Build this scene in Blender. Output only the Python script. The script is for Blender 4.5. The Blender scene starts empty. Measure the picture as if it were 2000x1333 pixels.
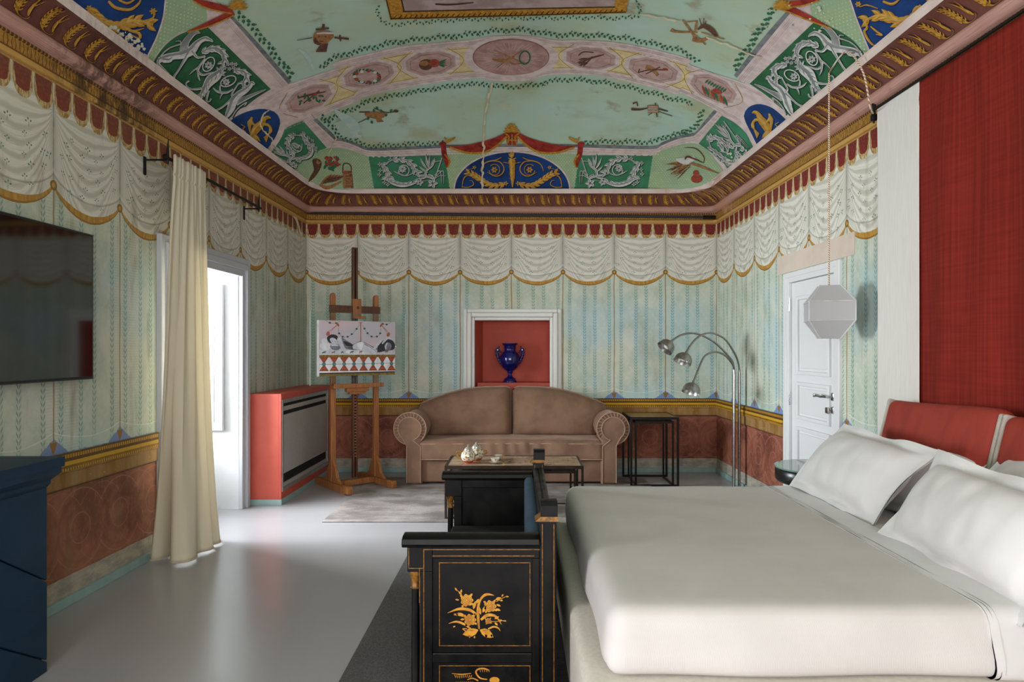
import bpy, bmesh, math, random
import numpy as np
from mathutils import Vector, Matrix, noise as mnoise
random.seed(7); rng = np.random.default_rng(7)
SC = bpy.context.scene
COL = SC.collection
PI = math.pi

# ------------------------------------------------------------------ camera, world, light, exposure
F = 1333.0; CX = 1015.0; CY = 681.0; CAMH = 1.4
cam_d = bpy.data.cameras.new('camera'); cam = bpy.data.objects.new('camera', cam_d); COL.objects.link(cam)
cam.location = (0, 0, CAMH); cam.rotation_euler = (PI/2, 0, 0)
cam_d.sensor_width = 36; cam_d.lens = F*36/2000; cam_d.shift_x = -15/2000; cam_d.shift_y = 14.5/2000
cam_d.clip_start = 0.02
SC.camera = cam
SC.view_settings.view_transform = 'Standard'; SC.view_settings.look = 'None'
SC.view_settings.gamma = 1; SC.view_settings.use_curve_mapping = False
SC.view_settings.exposure = 0.2
w = bpy.data.worlds.new('sky'); SC.world = w; w.use_nodes = True
w.node_tree.nodes['Background'].inputs[0].default_value = (0.95, 0.96, 1.0, 1)
w.node_tree.nodes['Background'].inputs[1].default_value = 1.6

def area(name, loc, rot, sx, sy, power, col=(1, 1, 1), spread=PI):
    d = bpy.data.lights.new(name, 'AREA'); d.shape = 'RECTANGLE'; d.size = sx; d.size_y = sy
    d.energy = power; d.color = col; d.spread = spread
    o = bpy.data.objects.new(name, d); COL.objects.link(o); o.location = loc; o.rotation_euler = rot
    return o
# daylight at the radiator and bed windows; the rear pair is added fill
area('daylight_far', (-3.95, 5.25, 1.75), (0, -PI/2+0.12, 0), 1.7, 1.7, 570, (0.94, 0.93, 1.0))
area('daylight_bed', (-3.35, 0.55, 1.35), (0, -PI/2, 0), 2.0, 1.3, 132, (0.97, 0.955, 1.0))
area('fill_rear', (-0.9, -2.75, 1.75), (PI/2, 0, 0), 1.5, 2.2, 84, (1.0, 0.94, 0.95))
area('fill_rear', (1.2, -2.75, 1.75), (PI/2, 0, 0), 1.5, 2.2, 84, (1.0, 0.94, 0.95))

# ------------------------------------------------------------------ node helpers
def lin(c):
    return tuple(((x/255)/12.92 if x/255 <= 0.04045 else ((x/255+0.055)/1.055)**2.4) for x in c)
class V:
    nt = None
    def __init__(s, x): s.x = x
    def __add__(a, b): return mth('ADD', a, b)
    __radd__ = __add__
    def __sub__(a, b): return mth('SUBTRACT', a, b)
    def __rsub__(a, b): return mth('SUBTRACT', b, a)
    def __mul__(a, b): return mth('MULTIPLY', a, b)
    __rmul__ = __mul__
    def __truediv__(a, b): return mth('DIVIDE', a, b)
    def __rtruediv__(a, b): return mth('DIVIDE', b, a)
    def __pow__(a, b): return mth('POWER', a, b)
    def __lt__(a, b): return mth('LESS_THAN', a, b)
    def __gt__(a, b): return mth('GREATER_THAN', a, b)
    def __neg__(a): return mth('MULTIPLY', a, -1.0)
def mth(op, a, b=None, c=None):
    n = V.nt.nodes.new('ShaderNodeMath'); n.operation = op
    for i, q in enumerate((a, b, c)):
        if q is None: continue
        if isinstance(q, V): V.nt.links.new(q.x, n.inputs[i])
        else: n.inputs[i].default_value = float(q)
    return V(n.outputs[0])
def fract(a): return mth('FRACT', a)
def vabs(a): return mth('ABSOLUTE', a)
def vsin(a): return mth('SINE', a)
def vmax(a, b): return mth('MAXIMUM', a, b)
def vmin(a, b): return mth('MINIMUM', a, b)
def vfloor(a): return mth('FLOOR', a)
def clamp01(a): return vmin(vmax(a, 0.0), 1.0)
def ss(a, lo, hi):
    n = V.nt.nodes.new('ShaderNodeMapRange'); n.interpolation_type = 'SMOOTHSTEP'
    V.nt.links.new(a.x, n.inputs[0]); n.inputs[1].default_value = lo; n.inputs[2].default_value = hi
    return V(n.outputs[0])
def mixc(fac, a, b):
    n = V.nt.nodes.new('ShaderNodeMix'); n.data_type = 'RGBA'; n.clamp_factor = True
    for i, q in ((0, fac), (6, a), (7, b)):
        if isinstance(q, V): V.nt.links.new(q.x, n.inputs[i])
        elif i == 0: n.inputs[0].default_value = q
        else: n.inputs[i].default_value = (*lin(q), 1)
    return V(n.outputs[2])
def comb(x, y, z=0.0):
    n = V.nt.nodes.new('ShaderNodeCombineXYZ')
    for i, q in enumerate((x, y, z)):
        if isinstance(q, V): V.nt.links.new(q.x, n.inputs[i])
        else: n.inputs[i].default_value = q
    return V(n.outputs[0])
def nz(scale, vec, detail=3.0, rough=0.55):
    n = V.nt.nodes.new('ShaderNodeTexNoise'); n.inputs['Scale'].default_value = scale
    n.inputs['Detail'].default_value = detail; n.inputs['Roughness'].default_value = rough
    V.nt.links.new(vec.x, n.inputs['Vector']); return V(n.outputs[0])
def coords(kind='Object'):
    n = V.nt.nodes.new('ShaderNodeTexCoord'); return V(n.outputs[kind])
def sep(v):
    n = V.nt.nodes.new('ShaderNodeSeparateXYZ'); V.nt.links.new(v.x, n.inputs[0])
    return V(n.outputs[0]), V(n.outputs[1]), V(n.outputs[2])
def newmat(name):
    m = bpy.data.materials.new(name); m.use_nodes = True; V.nt = m.node_tree
    return m, m.node_tree.nodes['Principled BSDF']
def setc(b, v, sock='Base Color'):
    if isinstance(v, V): V.nt.links.new(v.x, b.inputs[sock])
    elif isinstance(v, (int, float)): b.inputs[sock].default_value = v
    else: b.inputs[sock].default_value = (*lin(v), 1)
def bump(b, h, strength=0.3, dist=0.01):
    n = V.nt.nodes.new('ShaderNodeBump'); n.inputs['Strength'].default_value = strength; n.inputs['Distance'].default_value = dist
    V.nt.links.new(h.x, n.inputs['Height']); V.nt.links.new(n.outputs[0], b.inputs['Normal'])
def mat(name, c, rough=0.6, metal=0.0, c2=None, nscale=12, amt=1.0, bstr=0.0, bscale=200, spec=0.5, stretch=(1, 1, 1), sheen=0.0, thr=(0.35, 0.7)):
    m, b = newmat(name)
    o = coords('Object'); x, y, z = sep(o)
    q = comb(x*stretch[0], y*stretch[1], z*stretch[2])
    c2 = c2 or tuple(max(0, k*0.9) for k in c)
    n = ss(nz(nscale, q, 4), *thr)
    setc(b, mixc(n*amt, c, c2))
    setc(b, rough, 'Roughness'); setc(b, metal, 'Metallic'); setc(b, spec, 'Specular IOR Level')
    if sheen: setc(b, sheen, 'Sheen Weight'); b.inputs['Sheen Roughness'].default_value = 0.4
    if bstr: bump(b, nz(bscale, q, 2), bstr, 0.004)
    return m

# ------------------------------------------------------------------ mesh helpers
class MB:
    def __init__(s): s.v = []; s.f = []; s.uv = None
    def add(s, vs, fs):
        k = len(s.v); s.v.extend([tuple(map(float, p)) for p in vs]); s.f.extend([tuple(i+k for i in f) for f in fs]); return s
    def box(s, x0, x1, y0, y1, z0, z1, M=None):
        vs = [(x, y, z) for z in (z0, z1) for y in (y0, y1) for x in (x0, x1)]
        if M is not None: vs = [M @ Vector(p) for p in vs]
        return s.add(vs, [(0, 2, 3, 1), (4, 5, 7, 6), (0, 1, 5, 4), (2, 6, 7, 3), (0, 4, 6, 2), (1, 3, 7, 5)])
    def grid(s, P, closed_u=False, closed_v=False, flip=False):
        nu = len(P); nv = len(P[0]); vs = [p for r in P for p in r]; fs = []
        for i in range(nu if closed_u else nu-1):
            for j in range(nv if closed_v else nv-1):
                a = i*nv+j; b = ((i+1) % nu)*nv+j; c = ((i+1) % nu)*nv+(j+1) % nv; d = i*nv+(j+1) % nv
                fs.append((a, d, c, b) if flip else (a, b, c, d))
        return s.add(vs, fs)
    def lathe(s, prof, c=(0, 0, 0), n=24, M=None, cap=True):
        P = []
        for r, z in prof:
            row = []
            for k in range(n):
                a = 2*PI*k/n; p = Vector((r*math.cos(a), r*math.sin(a), z))
                if M is not None: p = M @ p
                row.append(p+Vector(c))
            P.append(row)
        k = len(s.v); s.grid(P, closed_v=True, flip=True)
        if cap:
            if prof[0][0] > 1e-5: s.f.append(tuple(k+i for i in range(n))[::-1])
            if prof[-1][0] > 1e-5: s.f.append(tuple(k+(len(prof)-1)*n+i for i in range(n)))
        return s
    def tube(s, path, r, n=10, closed=False):
        path = [Vector(p) for p in path]; N = len(path); rs = r if hasattr(r, '__len__') else [r]*N
        P = []; up = None
        for i, p in enumerate(path):
            if closed: t = (path[(i+1) % N]-path[i-1])
            else: t = path[min(i+1, N-1)]-path[max(i-1, 0)]
            t.normalize()
            if up is None:
                up = Vector((0, 0, 1)) if abs(t.z) < 0.9 else Vector((1, 0, 0))
            u = (up-t*up.dot(t)).normalized(); up = u; v = t.cross(u)
            P.append([p+(u*math.cos(2*PI*k/n)+v*math.sin(2*PI*k/n))*rs[i] for k in range(n)])
        k = len(s.v); s.grid(P, closed_u=closed, closed_v=True)
        if not closed:
            s.f.append(tuple(k+i for i in range(n))); s.f.append(tuple(k+(N-1)*n+i for i in range(n))[::-1])
        return s
    def prism(s, poly, f0, f1):
        n = len(poly); vs = [f0(p) for p in poly]+[f1(p) for p in poly]
        fs = [tuple(range(n))[::-1], tuple(range(n, 2*n))]+[(i, (i+1) % n, n+(i+1) % n, n+i) for i in range(n)]
        return s.add(vs, fs)
    def rbox(s, c, h, r, n=(6, 6, 6), fn=None, M=None):
        """rounded box with a grid on each face; fn deforms local points"""
        h = np.array(h, float); r = min(r, min(h)*0.999)
        def ax(hh, k):
            m = max(2, k); e = [hh-r+r*math.sin(t) for t in np.linspace(0, PI/2, 5)]
            inner = list(np.linspace(-(hh-r), hh-r, m))
            return [-q for q in e[::-1]][:-1]+inner+e[1:]
        A = [ax(h[i], n[i]) for i in range(3)]
        for a in range(3):
            b, c2 = (a+1) % 3, (a+2) % 3
            for sgn in (-1, 1):
                P = []
                for q in A[b]:
                    row = []
                    for t in A[c2]:
                        p = np.zeros(3); p[a] = sgn*h[a]; p[b] = q; p[c2] = t
                        inn = np.clip(p, -(h-r), h-r); d = p-inn; L = np.linalg.norm(d)
                        p = inn+d/L*r if L > 1e-9 else p
                        p = Vector(p)
                        if fn: p = Vector(fn(p))
                        if M is not None: p = M @ p
                        row.append(p+Vector(c))
                    P.append(row)
                s.grid(P, flip=(sgn < 0))
        return s
def smooth_mesh(me, ang):
    me.polygons.foreach_set('use_smooth', [True]*len(me.polygons))
    if ang is not None: me.set_sharp_from_angle(angle=math.radians(ang))
def obj(name, mb, m, parent=None, smooth=40, bevel=0, merge=0, uvfn=None, label=None, kind=None, sub=0):
    me = bpy.data.meshes.new(name); me.from_pydata(mb.v, [], mb.f)
    if merge:
        bm = bmesh.new(); bm.from_mesh(me); bmesh.ops.remove_doubles(bm, verts=bm.verts, dist=merge)
        bmesh.ops.recalc_face_normals(bm, faces=bm.faces); bm.to_mesh(me); bm.free()
    me.update()
    if uvfn:
        uv = me.uv_layers.new(name='UVMap'); co = [uvfn(me.vertices[l.vertex_index].co) for l in me.loops]
        uv.data.foreach_set('uv', [t for c in co for t in c])
    elif mb.uv is not None:
        uv = me.uv_layers.new(name='UVMap'); uv.data.foreach_set('uv', [t for l in me.loops for t in mb.uv[l.vertex_index]])
    if smooth is not None: smooth_mesh(me, smooth)
    o = bpy.data.objects.new(name, me); COL.objects.link(o)
    if m is not None: me.materials.append(m)
    if parent is not None:
        o.parent = parent
        if parent.type == 'EMPTY': o.matrix_parent_inverse = (Matrix.Translation(parent.location) @ parent.rotation_euler.to_matrix().to_4x4()).inverted()   # parts are modelled where they stand
    if bevel:
        b = o.modifiers.new('bevel', 'BEVEL'); b.width = bevel; b.segments = 2; b.limit_method = 'ANGLE'; b.angle_limit = math.radians(40)
    if sub:
        b = o.modifiers.new('sub', 'SUBSURF'); b.levels = sub; b.render_levels = sub
    if label: o['label'] = label
    if kind: o['kind'] = kind
    return o
def tag(o, label, cat, group=None):
    o['label'] = label; o['category'] = cat
    if group: o['group'] = group
    return o
def thing(name, label, cat, loc=(0, 0, 0), rz=0.0, group=None):
    o = bpy.data.objects.new(name, None); COL.objects.link(o); o.location = loc; o.rotation_euler = (0, 0, rz)
    o.empty_display_size = 0.1
    return tag(o, label, cat, group)
def struct(name, mb, m, **k):
    return obj(name, mb, m, kind='structure', **k)
def copy_thing(src, label=None, group=None, loc=None):
    r = src.copy(); COL.objects.link(r)
    if label: r['label'] = label
    if group: r['group'] = group
    if loc is not None: r.location = loc
    for ch in list(src.children):
        c = ch.copy(); COL.objects.link(c); c.parent = r
        for g in list(ch.children):
            d = g.copy(); COL.objects.link(d); d.parent = c
    return r
def cr(pts, n=8, closed=False):
    """Catmull-Rom through rows of any dimension"""
    P = np.array(pts, float)
    if len(P) < 3 and not closed: return np.array([P[0]+(P[-1]-P[0])*t for t in np.linspace(0, 1, n+1)])
    out = []; N = len(P)
    for i in range(N if closed else N-1):
        if closed: a, b, c, d = P[i-1], P[i], P[(i+1) % N], P[(i+2) % N]
        else: a, b, c, d = P[max(i-1, 0)], P[i], P[i+1], P[min(i+2, N-1)]
        for t in np.linspace(0, 1, n, endpoint=False):
            out.append(0.5*((2*b)+(c-a)*t+(2*a-5*b+4*c-d)*t*t+(3*b-a-3*c+d)*t**3))
    if not closed: out.append(P[-1])
    return np.array(out)
# ------------------------------------------------------------------ room geometry (walls splay a little)
D = 7.712
Y0 = -2.6
def XL(y): return -2.511+0.01275*y
def XR(y): return 2.314-0.0113*y
ZS, PS, NP = 3.13, 0.15, 9              # springing of the vault, its distance from the walls, squareness of its plan
VY = 4.9                               # where the end of the vault begins to curve down
YE = D-PS
def ceil_par(X, Y):
    xc = (XL(Y)+XR(Y))/2; a = (XR(Y)-XL(Y))/2-PS
    u = (X-xc)/a; e = np.clip((Y-VY)/(YE-VY), 0, 2)
    return u, e
def ceil_z(X, Y):
    u, e = ceil_par(X, Y)
    m2 = (np.abs(u)**NP+e**NP)**(2/NP)
    return np.where(m2 < 1, ZS+0.68*np.clip(1-m2, 0, 1)**0.7, ZS-(m2-1)*2.0)
def cast_ceiling(px, lift=0.0):
    px = np.asarray(px, float); dx = (px[:, 0]-CX)/F; dz = (CY-px[:, 1])/F
    ts = np.linspace(1.6, 7.9, 260); lo = np.full(len(px), 1.6); hi = np.full(len(px), 7.9); done = np.zeros(len(px), bool)
    f = lambda t: CAMH+dz*t-ceil_z(dx*t, t)
    for k in range(1, len(ts)):
        hit = (~done) & (f(np.full(len(px), ts[k])) > 0); hi[hit] = ts[k]; lo[hit] = ts[k-1]; done |= hit
    for _ in range(22):
        mid = (lo+hi)/2; g = f(mid) > 0; hi = np.where(g, mid, hi); lo = np.where(g, lo, mid)
    t = (lo+hi)/2; X = dx*t; Y = t; h = 1e-3
    gx = (ceil_z(X+h, Y)-ceil_z(X-h, Y))/(2*h); gy = (ceil_z(X, Y+h)-ceil_z(X, Y-h))/(2*h)
    N = np.stack([gx, gy, -np.ones_like(gx)], 1); N /= np.linalg.norm(N, axis=1)[:, None]
    return np.stack([X, Y, ceil_z(X, Y)], 1)+N*(0.0025+np.asarray(lift)[:, None])

# ------------------------------------------------------------------ painted walls: everything is flat paint, so it is a node material
def wall_mat(name, P, dim=0.0, blue=(0.3, 0.6), dirt=0.2):
    m, b = newmat(name)
    uv = coords('UV'); U0, Z0, _ = sep(uv)
    p2 = comb(U0, Z0)
    U = U0+(nz(3.0, p2, 2)-0.5)*0.016+(nz(30.0, p2, 1)-0.5)*0.004
    Z = Z0+(nz(2.6, comb(Z0+7.0, U0), 2)-0.5)*0.03+(nz(28.0, comb(Z0, U0), 1)-0.5)*0.004
    bay = fract(U/P); db = vmin(bay, 1.0-bay)               # distance to the nearest knot, in bays
    c = bay*(1.0-bay)*4.0
    big = nz(1.1, p2, 4); med = nz(5.0, comb(U0, Z0, 3.0), 5, 0.65); fine = nz(42.0, p2, 4, 0.7)
    vert = nz(9.0, comb(U0*1.0, Z0*0.18), 4)
    # wallpaper field
    field = mixc(ss(med, 0.35, 0.7), (186, 198, 180), (210, 211, 196))
    bl = ss(nz(1.5, comb(U0*0.9, Z0*0.7, 11.0), 3), *blue)*ss(Z0, 2.15, 1.75)
    field = mixc(bl*0.52, field, (174, 205, 216))
    field = mixc(ss(nz(2.2, comb(U0, Z0*0.6, 5.0), 4), 0.5, 0.7)*0.5, field, (168, 164, 124))
    field = mixc(ss(nz(3.1, comb(U0, Z0*0.8, 15.0), 5, 0.6), 0.52, 0.66)*0.5, field, (222, 218, 202))
    field = mixc(ss(fine, 0.5, 0.72)*0.5, field, (214, 214, 202))
    hb = vmax((bay > 0.02)*(bay < 0.105), vmax((bay > 0.915)*(bay < 0.98), (bay > 0.66)*(bay < 0.86)*0.8))
    hatch = (fract(Z0/0.0165) < 0.42)*hb
    field = mixc(hatch*0.38, field, (222, 224, 206))
    dam = ss(vsin(U0*2*PI/(P/9))*vsin(Z0*2*PI/0.075)+vsin(U0*2*PI/(P/5)+Z0*30.0)*0.7, 0.4, 0.9)*(bay > 0.16)*(bay < 0.9)
    field = mixc(dam*0.16, field, (226, 228, 214))
    leafc = mixc(bl, (108, 150, 140), (100, 160, 182))
    for b0 in (0.135, 0.425, 0.625, 0.905):
        dx = vabs((bay-b0)*P)
        # broad pale band behind every leaf column
        field = mixc(ss(dx, 0.04, 0.01)*0.10, field, leafc)
        lf = (fract((Z-dx*1.5)/0.034) < 0.5)*(dx < 0.0165)*(dx > 0.002)
        field = mixc(lf*ss(nz(2.4, comb(U0, Z0*1.3, b0*40), 3), 0.27, 0.5)*0.8, field, leafc)
    g1 = 0.955-(c**0.9)*0.055
    field = mixc((vabs(Z-g1) < 0.0035)*0.6, field, (232, 236, 224))
    field = mixc(ss(Z, 0.94, 0.86)*0.35, field, (178, 206, 196))
    mount = ss(0.838+vmax(0.0, 0.20-db)*0.42+(nz(30.0, comb(U0, 0.5), 2)-0.5)*0.035-Z0, -0.002, 0.004)
    field = mixc(mount*0.9, field, (112, 138, 190))
    line = db*P < 0.0048
    field = mixc(line*0.85, field, (150, 112, 62))
    field = mixc((db*P < (0.008+(Z0-0.845)*0.42))*(Z0 < 0.90)*(Z0 > 0.845), field, (150, 108, 52))
    # white swags
    q = (2.665-Z)/(c**0.75*1.15+0.03)
    fold = vsin(q*2*PI/0.062+nz(5.0, p2, 2)*5.0)*0.5+0.5
    fold2 = vsin(q*2*PI/0.021+nz(9.0, p2, 2)*6.0)*0.5+0.5
    swag = mixc(ss(fold, 0.0, 0.8)*0.9, (200, 197, 184), (230, 227, 216))
    swag = mixc(ss(fold2, 0.85, 1.0)*ss(nz(4.0, p2, 2), 0.4, 0.6)*0.35, swag, (166, 162, 146))
    swag = mixc(ss(med, 0.5, 0.75)*0.35, swag, (206, 196, 174))
    swag = mixc(ss(db, 0.075, 0.0)*0.5, swag, (160, 158, 146))
    swag = mixc((vabs(db*P+(nz(18.0, comb(Z0, 0.0), 1)-0.5)*0.01) < 0.004)*0.6, swag, (118, 116, 104))
    hem = 2.325-(c**0.75)*0.10
    swag = mixc(ss(vabs(Z-hem), 0.010, 0.0)*0.55, swag, (126, 124, 112))
    swag = mixc(ss(vabs(Z-hem-0.02), 0.02, 0.0)*0.3, swag, (238, 236, 226))
    zo = 2.262-(c**0.72)*0.148; thick = 0.02+c*0.026
    trimc = mixc(ss(nz(26.0, comb(U0*2.0, Z0*0.4), 3), 0.35, 0.65), (172, 124, 48), (196, 152, 74))
    trimc = mixc((Z < zo+thick*0.25), trimc, (150, 104, 42))
    knot = mth('SQRT', (db*P)*(db*P)+(Z-2.262)*(Z-2.262))
    col = mixc(Z > zo, field, trimc)
    col = mixc(Z > zo+thick, col, swag)
    col = mixc(knot < 0.026, col, mixc(ss(knot, 0.006, 0.02), (196, 156, 78), (132, 92, 40)))
    # red lambrequin with gold fringe
    ps = P/4.0
    s = fract(U/ps)*2.0-1.0; sa = vabs(s)
    zl = 2.648+(sa**3.0)*0.075
    red = mixc(ss(nz(60.0, p2, 2), 0.42, 0.7), (104, 40, 36), (142, 62, 52))
    red = mixc(ss(Z0, 2.80, 2.70)*0.5, red, (132, 40, 34))
    fr = mixc(ss(nz(70.0, comb(U0, Z0*0.4), 2), 0.4, 0.6), (160, 122, 66), (206, 184, 134))
    lam = mixc((sa < 0.80-ss(Z0, 2.80, 2.66)*0.22)*(Z > zl+0.034), fr, red)
    lam = mixc((sa > 0.9)*0.7, lam, (216, 206, 180))
    lam = mixc((vabs(sa-0.86) < 0.03)*0.6, lam, (132, 92, 46))
    col = mixc(Z > zl, col, lam)
    col = mixc(Z0 > 2.805, col, mixc(ss(fine, 0.4, 0.7), (190, 150, 84), (158, 118, 58)))
    # dado: rail, red panels with interlaced rings, grey plinth
    rail = mixc(ss(med, 0.3, 0.7), (150, 106, 24), (118, 78, 22))
    tick = fract(U0/0.021) < 0.45
    rail = mixc((Z0 > 0.806)*tick, rail, (196, 146, 44))
    rail = mixc((Z0 > 0.826)+(Z0 < 0.806)*(Z0 > 0.788), rail, (88, 60, 28))
    rail = mixc((Z0 < 0.788)*(Z0 > 0.766), rail, (202, 156, 34))
    rail = mixc((Z0 < 0.752)*(Z0 > 0.738)*tick, rail, (196, 150, 60))
    plank = mixc(ss(vert, 0.35, 0.65), (140, 98, 40), (166, 130, 86))
    rail = mixc(Z0 < 0.736, rail, plank)
    rail = mixc((Z0 < 0.655)*ss(Z0, 0.655, 0.64), rail, (84, 56, 34))
    rail = mixc(ss(nz(36.0, comb(U0*0.5, Z0*1.6), 4, 0.75), 0.62, 0.68)*0.6, rail, (206, 184, 130))
    col = mixc(Z0 < 0.836, col, rail)
    dn = nz(3.4, comb(U0, Z0*0.8, 2.0), 5, 0.7)
    dado = mixc(ss(dn, 0.34, 0.62), (112, 62, 50), (160, 98, 78))
    dado = mixc(ss(nz(12.0, comb(U0*2.0, Z0*0.7, 4.0), 5, 0.75), 0.52, 0.66)*0.45, dado, (186, 120, 94))
    cb = (fract(U0/0.37)-0.5)*0.37
    for off in (0.0, 0.185):
        cb = (fract((U0+off)/0.37)-0.5)*0.37
        rr = mth('SQRT', cb*cb+(Z0-0.395)*(Z0-0.395))
        if off == 0.0:
            for R0, wd in ((0.222, 0.004), (0.085, 0.0035)):
                dado = mixc((vabs(rr-R0) < wd)*0.4, dado, (190, 130, 108))
            dado = mixc(ss(vabs(rr-0.185), 0.02, 0.0)*0.22, dado, (92, 44, 36))
            dado = mixc(ss(vabs(rr-0.115), 0.02, 0.0)*0.15, dado, (92, 44, 36))
        else:
            dado = mixc((vabs(rr-0.222) < 0.003)*0.22, dado, (196, 136, 112))
    scr = ss(nz(26.0, comb(U0*1.5, Z0*0.6, 9.0), 5, 0.8), 0.66, 0.70)
    dado = mixc(scr*0.6, dado, (212, 170, 146))
    col = mixc(Z0 < 0.635, col, dado)
    pl = mixc(ss(nz(7.0, comb(U0, Z0*2.0, 1.0), 5, 0.7), 0.35, 0.65), (148, 146, 142), (192, 182, 164))
    col = mixc(Z0 < 0.158+(nz(9.0, comb(U0, 0.2), 2)-0.5)*0.01, col, pl)
    # age: dirt, flakes
    col = mixc(ss(vert, 0.55, 0.75)*dirt, col, (120, 106, 80))
    col = mixc(ss(nz(55.0, p2, 5, 0.8), 0.70, 0.74)*0.5, col, (230, 224, 206))
    col = mixc(dim, col, (128, 112, 78))  # even beige tint: yellowed age plus the left wall's weaker light, in the colour
    setc(b, col); setc(b, 0.75, 'Roughness'); setc(b, 0.25, 'Specular IOR Level')
    bump(b, fine+med, 0.12, 0.006)
    return m
M_back = wall_mat('fresco_wall_back', 0.58, blue=(0.40, 0.56))
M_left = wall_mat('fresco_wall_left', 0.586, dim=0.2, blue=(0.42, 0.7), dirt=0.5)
M_right = wall_mat('fresco_wall_right', 0.599, blue=(0.44, 0.62), dirt=0.25)

def wall_quads(pt, us, zs, holes):
    """grid of quads between the cuts, leaving the holes out"""
    mb = MB(); us = sorted(set(us+[h[i] for h in holes for i in (0, 1)])); zs = sorted(set(zs+[h[i] for h in holes for i in (2, 3)]))
    for i in range(len(us)-1):
        for j in range(len(zs)-1):
            cu = (us[i]+us[i+1])/2; cz = (zs[j]+zs[j+1])/2
            if any(h[0] < cu < h[1] and h[2] < cz < h[3] for h in holes): continue
            mb.add([pt(us[i], zs[j]), pt(us[i+1], zs[j]), pt(us[i+1], zs[j+1]), pt(us[i], zs[j+1])], [(0, 1, 2, 3)])
    return mb
ZT = 3.3
W1 = (4.76, 5.935, 0.0, 2.03)          # window recess by the radiator
W2 = (-0.15, 1.25, 0.05, 2.4)          # window opposite the bed, outside the frame
NI = (-0.509, 0.341, 0.72, 1.718)      # niche
DR = (4.88, 5.67, 0.0, 1.945)          # door on the right wall
SEGY = list(np.linspace(Y0, D, 12))
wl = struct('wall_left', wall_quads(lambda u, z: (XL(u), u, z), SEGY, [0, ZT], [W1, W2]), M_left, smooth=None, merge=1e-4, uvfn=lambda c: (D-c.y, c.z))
wr = struct('wall_right', wall_quads(lambda u, z: (XR(u), u, z), SEGY, [0, ZT], [DR]), M_right, smooth=None, merge=1e-4, uvfn=lambda c: (D-c.y, c.z))
wb = struct('wall_back', wall_quads(lambda u, z: (u, D, z), [XL(D), XR(D)], [0, ZT], [NI]), M_back, smooth=None, merge=1e-4, uvfn=lambda c: (c.x-XL(D), c.z))
M_plain = mat('plain_plaster', (214, 208, 192), 0.8, c2=(200, 196, 184), nscale=3)
RW = [(-1.7, -0.2, 0.6, 2.9), (0.45, 1.95, 0.6, 2.9)]  # openings added in the unseen rear wall for the fill lamps
struct('wall_front', wall_quads(lambda u, z: (u, Y0, z), [XL(Y0), XR(Y0)], [0, ZT], RW), M_plain, smooth=None)

# floor: poured grey resin, polished
m, b = newmat('grey_resin_floor'); o3 = coords('Object')
n1 = nz(0.9, o3, 4); n2 = nz(6.0, o3, 5, 0.7); n3 = nz(14.0, o3, 3)
setc(b, mixc(ss(nz(0.7, o3, 2), 0.3, 0.7), (174, 171, 174), (166, 163, 166)))
setc(b, nz(1.3, o3, 2)*0.10+0.2, 'Roughness'); setc(b, 0.55, 'Specular IOR Level')
M_floor = m
fl = MB(); fl.box(-3.35, 2.5, Y0-0.15, D+0.3, -0.12, 0.0); struct('floor', fl, M_floor, smooth=None)

# baseboards: pale aqua strip
M_base = mat('aqua_baseboard', (152, 178, 176), 0.45, c2=(140, 168, 168))
def wall_strip(side, a, c, p, z0, z1, mb=None):
    mb = mb or MB()
    X = XL if side == 'l' else XR; s = 1 if side == 'l' else -1
    mb.add([(X(a)-s*0.01, a, z0), (X(c)-s*0.01, c, z0), (X(c)+s*p, c, z0), (X(a)+s*p, a, z0), (X(a)-s*0.01, a, z1), (X(c)-s*0.01, c, z1), (X(c)+s*p, c, z1), (X(a)+s*p, a, z1)],
           [(0, 1, 2, 3), (4, 7, 6, 5), (0, 4, 5, 1), (1, 5, 6, 2), (2, 6, 7, 3), (3, 7, 4, 0)])
    return mb
mb = wall_strip('l', 1.4, 4.61, 0.018, 0, 0.052); wall_strip('l', 6.09, D, 0.018, 0, 0.052, mb); wall_strip('l', Y0, -0.3, 0.018, 0, 0.052, mb)
struct('baseboard_left', mb, M_base, smooth=None, merge=1e-5, bevel=0.003)
mb = wall_strip('r', Y0, 4.78, 0.018, 0, 0.052); wall_strip('r', 5.79, D, 0.018, 0, 0.052, mb)
struct('baseboard_right', mb, M_base, smooth=None, merge=1e-5, bevel=0.003)
mb = MB().box(XL(D)+0.018, XR(D)-0.018, D-0.018, D+0.01, 0, 0.052); struct('baseboard_back', mb, M_base, smooth=None, bevel=0.003)
# dado rail: low plaster ledge, painted like the wall
mb = MB().box(XL(D), -0.64, D-0.02, D+0.01, 0.729, 0.836).box(0.482, XR(D), D-0.02, D+0.01, 0.729, 0.836)
mb.box(XL(D), -0.64, D-0.012, D+0.01, 0.642, 0.7291).box(0.482, XR(D), D-0.012, D+0.01, 0.642, 0.7291)
struct('trim_1', mb, M_back, smooth=None, bevel=0.002, uvfn=lambda c: (c.x-XL(D), c.z))
mb = MB()
for p, z0, z1 in ((0.02, 0.729, 0.836), (0.012, 0.642, 0.7291)):
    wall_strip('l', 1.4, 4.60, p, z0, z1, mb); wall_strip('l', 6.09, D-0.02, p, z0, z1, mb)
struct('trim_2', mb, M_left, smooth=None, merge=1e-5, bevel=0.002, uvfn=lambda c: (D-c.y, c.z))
mb = MB()
for p, z0, z1 in ((0.02, 0.729, 0.836), (0.012, 0.642, 0.7291)):
    wall_strip('r', 5.80, D-0.02, p, z0, z1, mb); wall_strip('r', 2.0, 4.77, p, z0, z1, mb)
struct('trim_3', mb, M_right, smooth=None, merge=1e-5, bevel=0.002, uvfn=lambda c: (D-c.y, c.z))

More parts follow.
